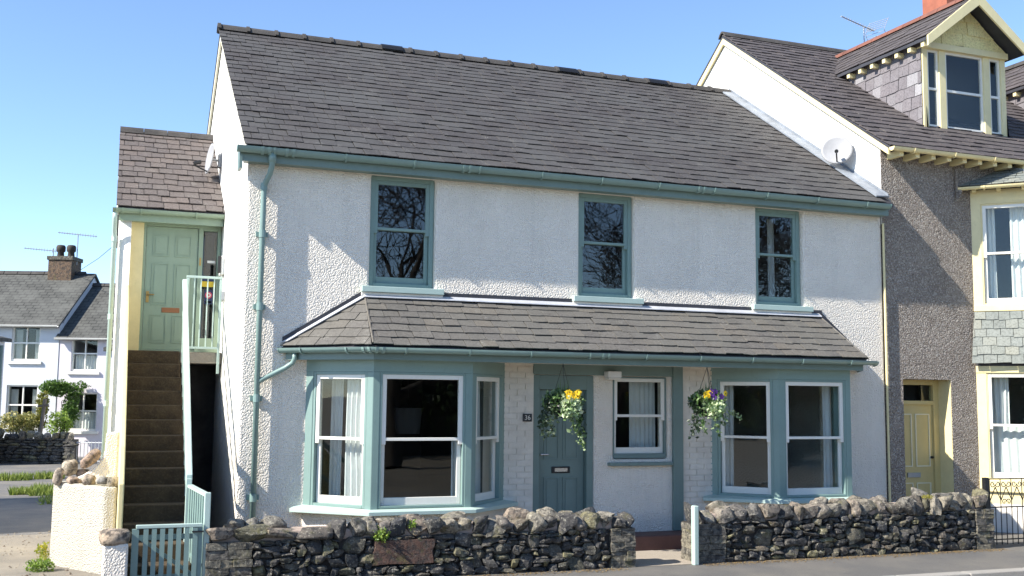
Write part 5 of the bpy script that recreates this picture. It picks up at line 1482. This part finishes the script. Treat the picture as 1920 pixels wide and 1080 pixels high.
VARG = leaf("golden_variegated_leaf", [(.10, .14, .03, 1), (.34, .32, .10, 1), (.55, .48, .20, 1), (.20, .22, .05, 1), (.06, .09, .02, 1)])
CLIM = leaf("climber_leaf", [(.04, .09, .015, 1), (.09, .17, .03, 1), (.14, .24, .045, 1)])
CYP = leaf("golden_conifer_leaf", [(.14, .15, .025, 1), (.24, .23, .04, 1), (.10, .12, .02, 1)])
LIME = leaf("lime_leaf", [(.17, .27, .03, 1), (.25, .36, .05, 1), (.32, .42, .07, 1)])
YELF = leaf("forsythia", [(.70, .48, .02, 1), (.60, .40, .02, 1), (.20, .22, .03, 1)])
shrub("shrub", "golden variegated shrub behind the far stone wall at left", FP_(-14.2, 31, 1.08), (.58, .4, .42), 2400, .07, VARG)
shrub("climbing_plant", "dark green climber spreading over the far cottage wall", FP_(-13.55, 32.6, 2.08), (.72, .2, .30), 2600, .085, CLIM, .3, 0)
shrub("climbing_plant", "lower hanging growth of the dark climber beside the far window", FP_(-13.45, 32.6, 1.5), (.36, .2, .62), 1700, .08, CLIM, .3, 3)
shrub("conifer_shrub", "slender golden conifer beside the variegated shrub", FP_(-13.62, 31.2, 1.45), (.18, .18, .65), 1100, .08, CYP, 1.5)
shrub("shrub", "bright lime green bush under the climber behind the far wall", FP_(-13.10, 31.2, 1.02), (.36, .28, .42), 1400, .06, LIME)
shrub("shrub", "yellow flowering shrub beside the stair porch's left corner", FP_(-7.62, 21, .78), (.17, .25, .30), 600, .06, YELF)
pst = thing("timber_cross_post", "leaning weathered post with cross bar behind the far wall", "post", FP_(-13.5, 30.6))
MB().tube([FP_(-13.42, 30.6, .05), FP_(-13.28, 30.6, 1.76)], .05, 8).build("post", WOOD, pst)
MB().tube([FP_(-13.46, 30.58, 1.55), FP_(-13.16, 30.58, 1.58)], .03, 6).build("cross_bar", WOOD, pst)

# ------------------------------------------------------------------ across the street: seen in the window reflections
def bare_tree(label, loc, h, seed, spread=1.0):
    q = random.Random(seed); t = thing("bare_tree", label, "tree", loc, "bare trees across the street"); m = MB(); tw_ = MB()
    def br(p, d, L, r, lv):
        pts = [p]; rs = [r]; dd = Vector(d)
        for k in range(4):
            dd = (dd+Vector((q.gauss(0, .14), q.gauss(0, .14), q.gauss(.03, .10)))).normalized(); pts.append(pts[-1]+dd*L/4); rs.append(max(.011, r*(1-.11*(k+1))))
        (m if lv < 3 else tw_).tube(pts, rs, 6 if lv < 3 else 3, False)
        if lv >= 6: return
        for k in range(4 if 0 < lv < 5 else 3 if lv < 6 else 2):
            i = q.choice((2, 3, 4)) if k else 4
            n = (dd*q.uniform(.5, 1)+Vector((q.gauss(0, .75*spread), q.gauss(0, .75*spread), q.gauss(.22, .4)))).normalized()
            br(pts[i], n, L*q.uniform(.62, .84), rs[i]*q.uniform(.55, .75), lv+1)
    br(Vector(loc), Vector((q.gauss(0, .08), q.gauss(0, .08), 1)), h*.27, h*.026, 0)
    m.build("trunk", BARK, t, True); tw_.build("crown", BARK, t, kind="stuff"); return t
for i, (x, y, h, w_) in enumerate(((6.4, -19.0, 14, "left-hand"), (14.3, -19.5, 14.5, "middle"), (20.2, -19, 14, "right-hand"))):
    t_ = bare_tree("bare tree across the street mirrored in the %s upstairs window" % w_, (x, y, -.12), h, 100+i)
# evergreen hedge behind them
def ivy_tree(label, loc, h, r, seed):
    q = random.Random(seed); t = thing("ivy_clad_tree", label, "tree", loc); m = MB(); c0 = Vector(loc)
    m.tube([c0, c0+Vector((.1, 0, h*.5)), c0+Vector((0, .1, h*.9))], [.25, .18, .05], 8); m.build("trunk", BARK, t, True)
    m = MB()
    for k in range(26):
        z = q.uniform(.25, 1.0); rr_ = r*(1.15-z*.75); c = c0+Vector((q.gauss(0, rr_*.5), q.gauss(0, rr_*.5), h*z)); leaves(m, blob(110, c, (rr_*.5, rr_*.5, r*.5), q, .3), .2, q, .2, .7)
    m.build("crown", MATS["hedge_leaf"], t, kind="stuff"); return t
leaf("hedge_leaf", [(.02, .035, .014, 1), (.035, .06, .02, 1), (.05, .08, .03, 1)])
ivy_tree("dark ivy-clad tree mirrored at the left of the middle upstairs window", (12.9, -21.5, -.12), 10.5, 1.5, 1)
ivy_tree("dark ivy-clad tree mirrored at the left of the right-hand upstairs window", (21.0, -22, -.12), 9.5, 1.9, 2)
hd = thing("evergreen_hedge", "dark evergreen hedge mirrored in the ground floor windows", "hedge", (14, -25.5, 0))
m = MB(); q = random.Random(8)
for k in range(110):
    c = Vector((-60+k*.97+q.gauss(0, .3), -25.5+q.gauss(0, .6), q.uniform(1.0, 4.2))); leaves(m, blob(130, c, (1.0, .9, 1.1), q, .4), .32, q, .2, .7)
m.build("foliage", MATS["hedge_leaf"], hd, kind="stuff")
MB().box(-60, 46, -26.2, -25.6, -.15, 3.2).build("hedge_core", BARK, hd)
# unseen house added over the lane, sized to cast the shadow on it
oh = thing("lane_shadow_house", "plain rendered house across the lane outside the picture's left edge", "house", (-9.8, 5.0, 0))
MB().box(-12, -7.6, 2.7, 7.4, -.05, 5.1).build("wall", FWH, oh)
m = MB(); m.prism([(-12.2, 2.5, 5.06), (-7.4, 2.5, 5.06), (-9.8, 2.5, 7.1)], (0, 5.1, 0)); m.build("roof", FSLATE, oh)
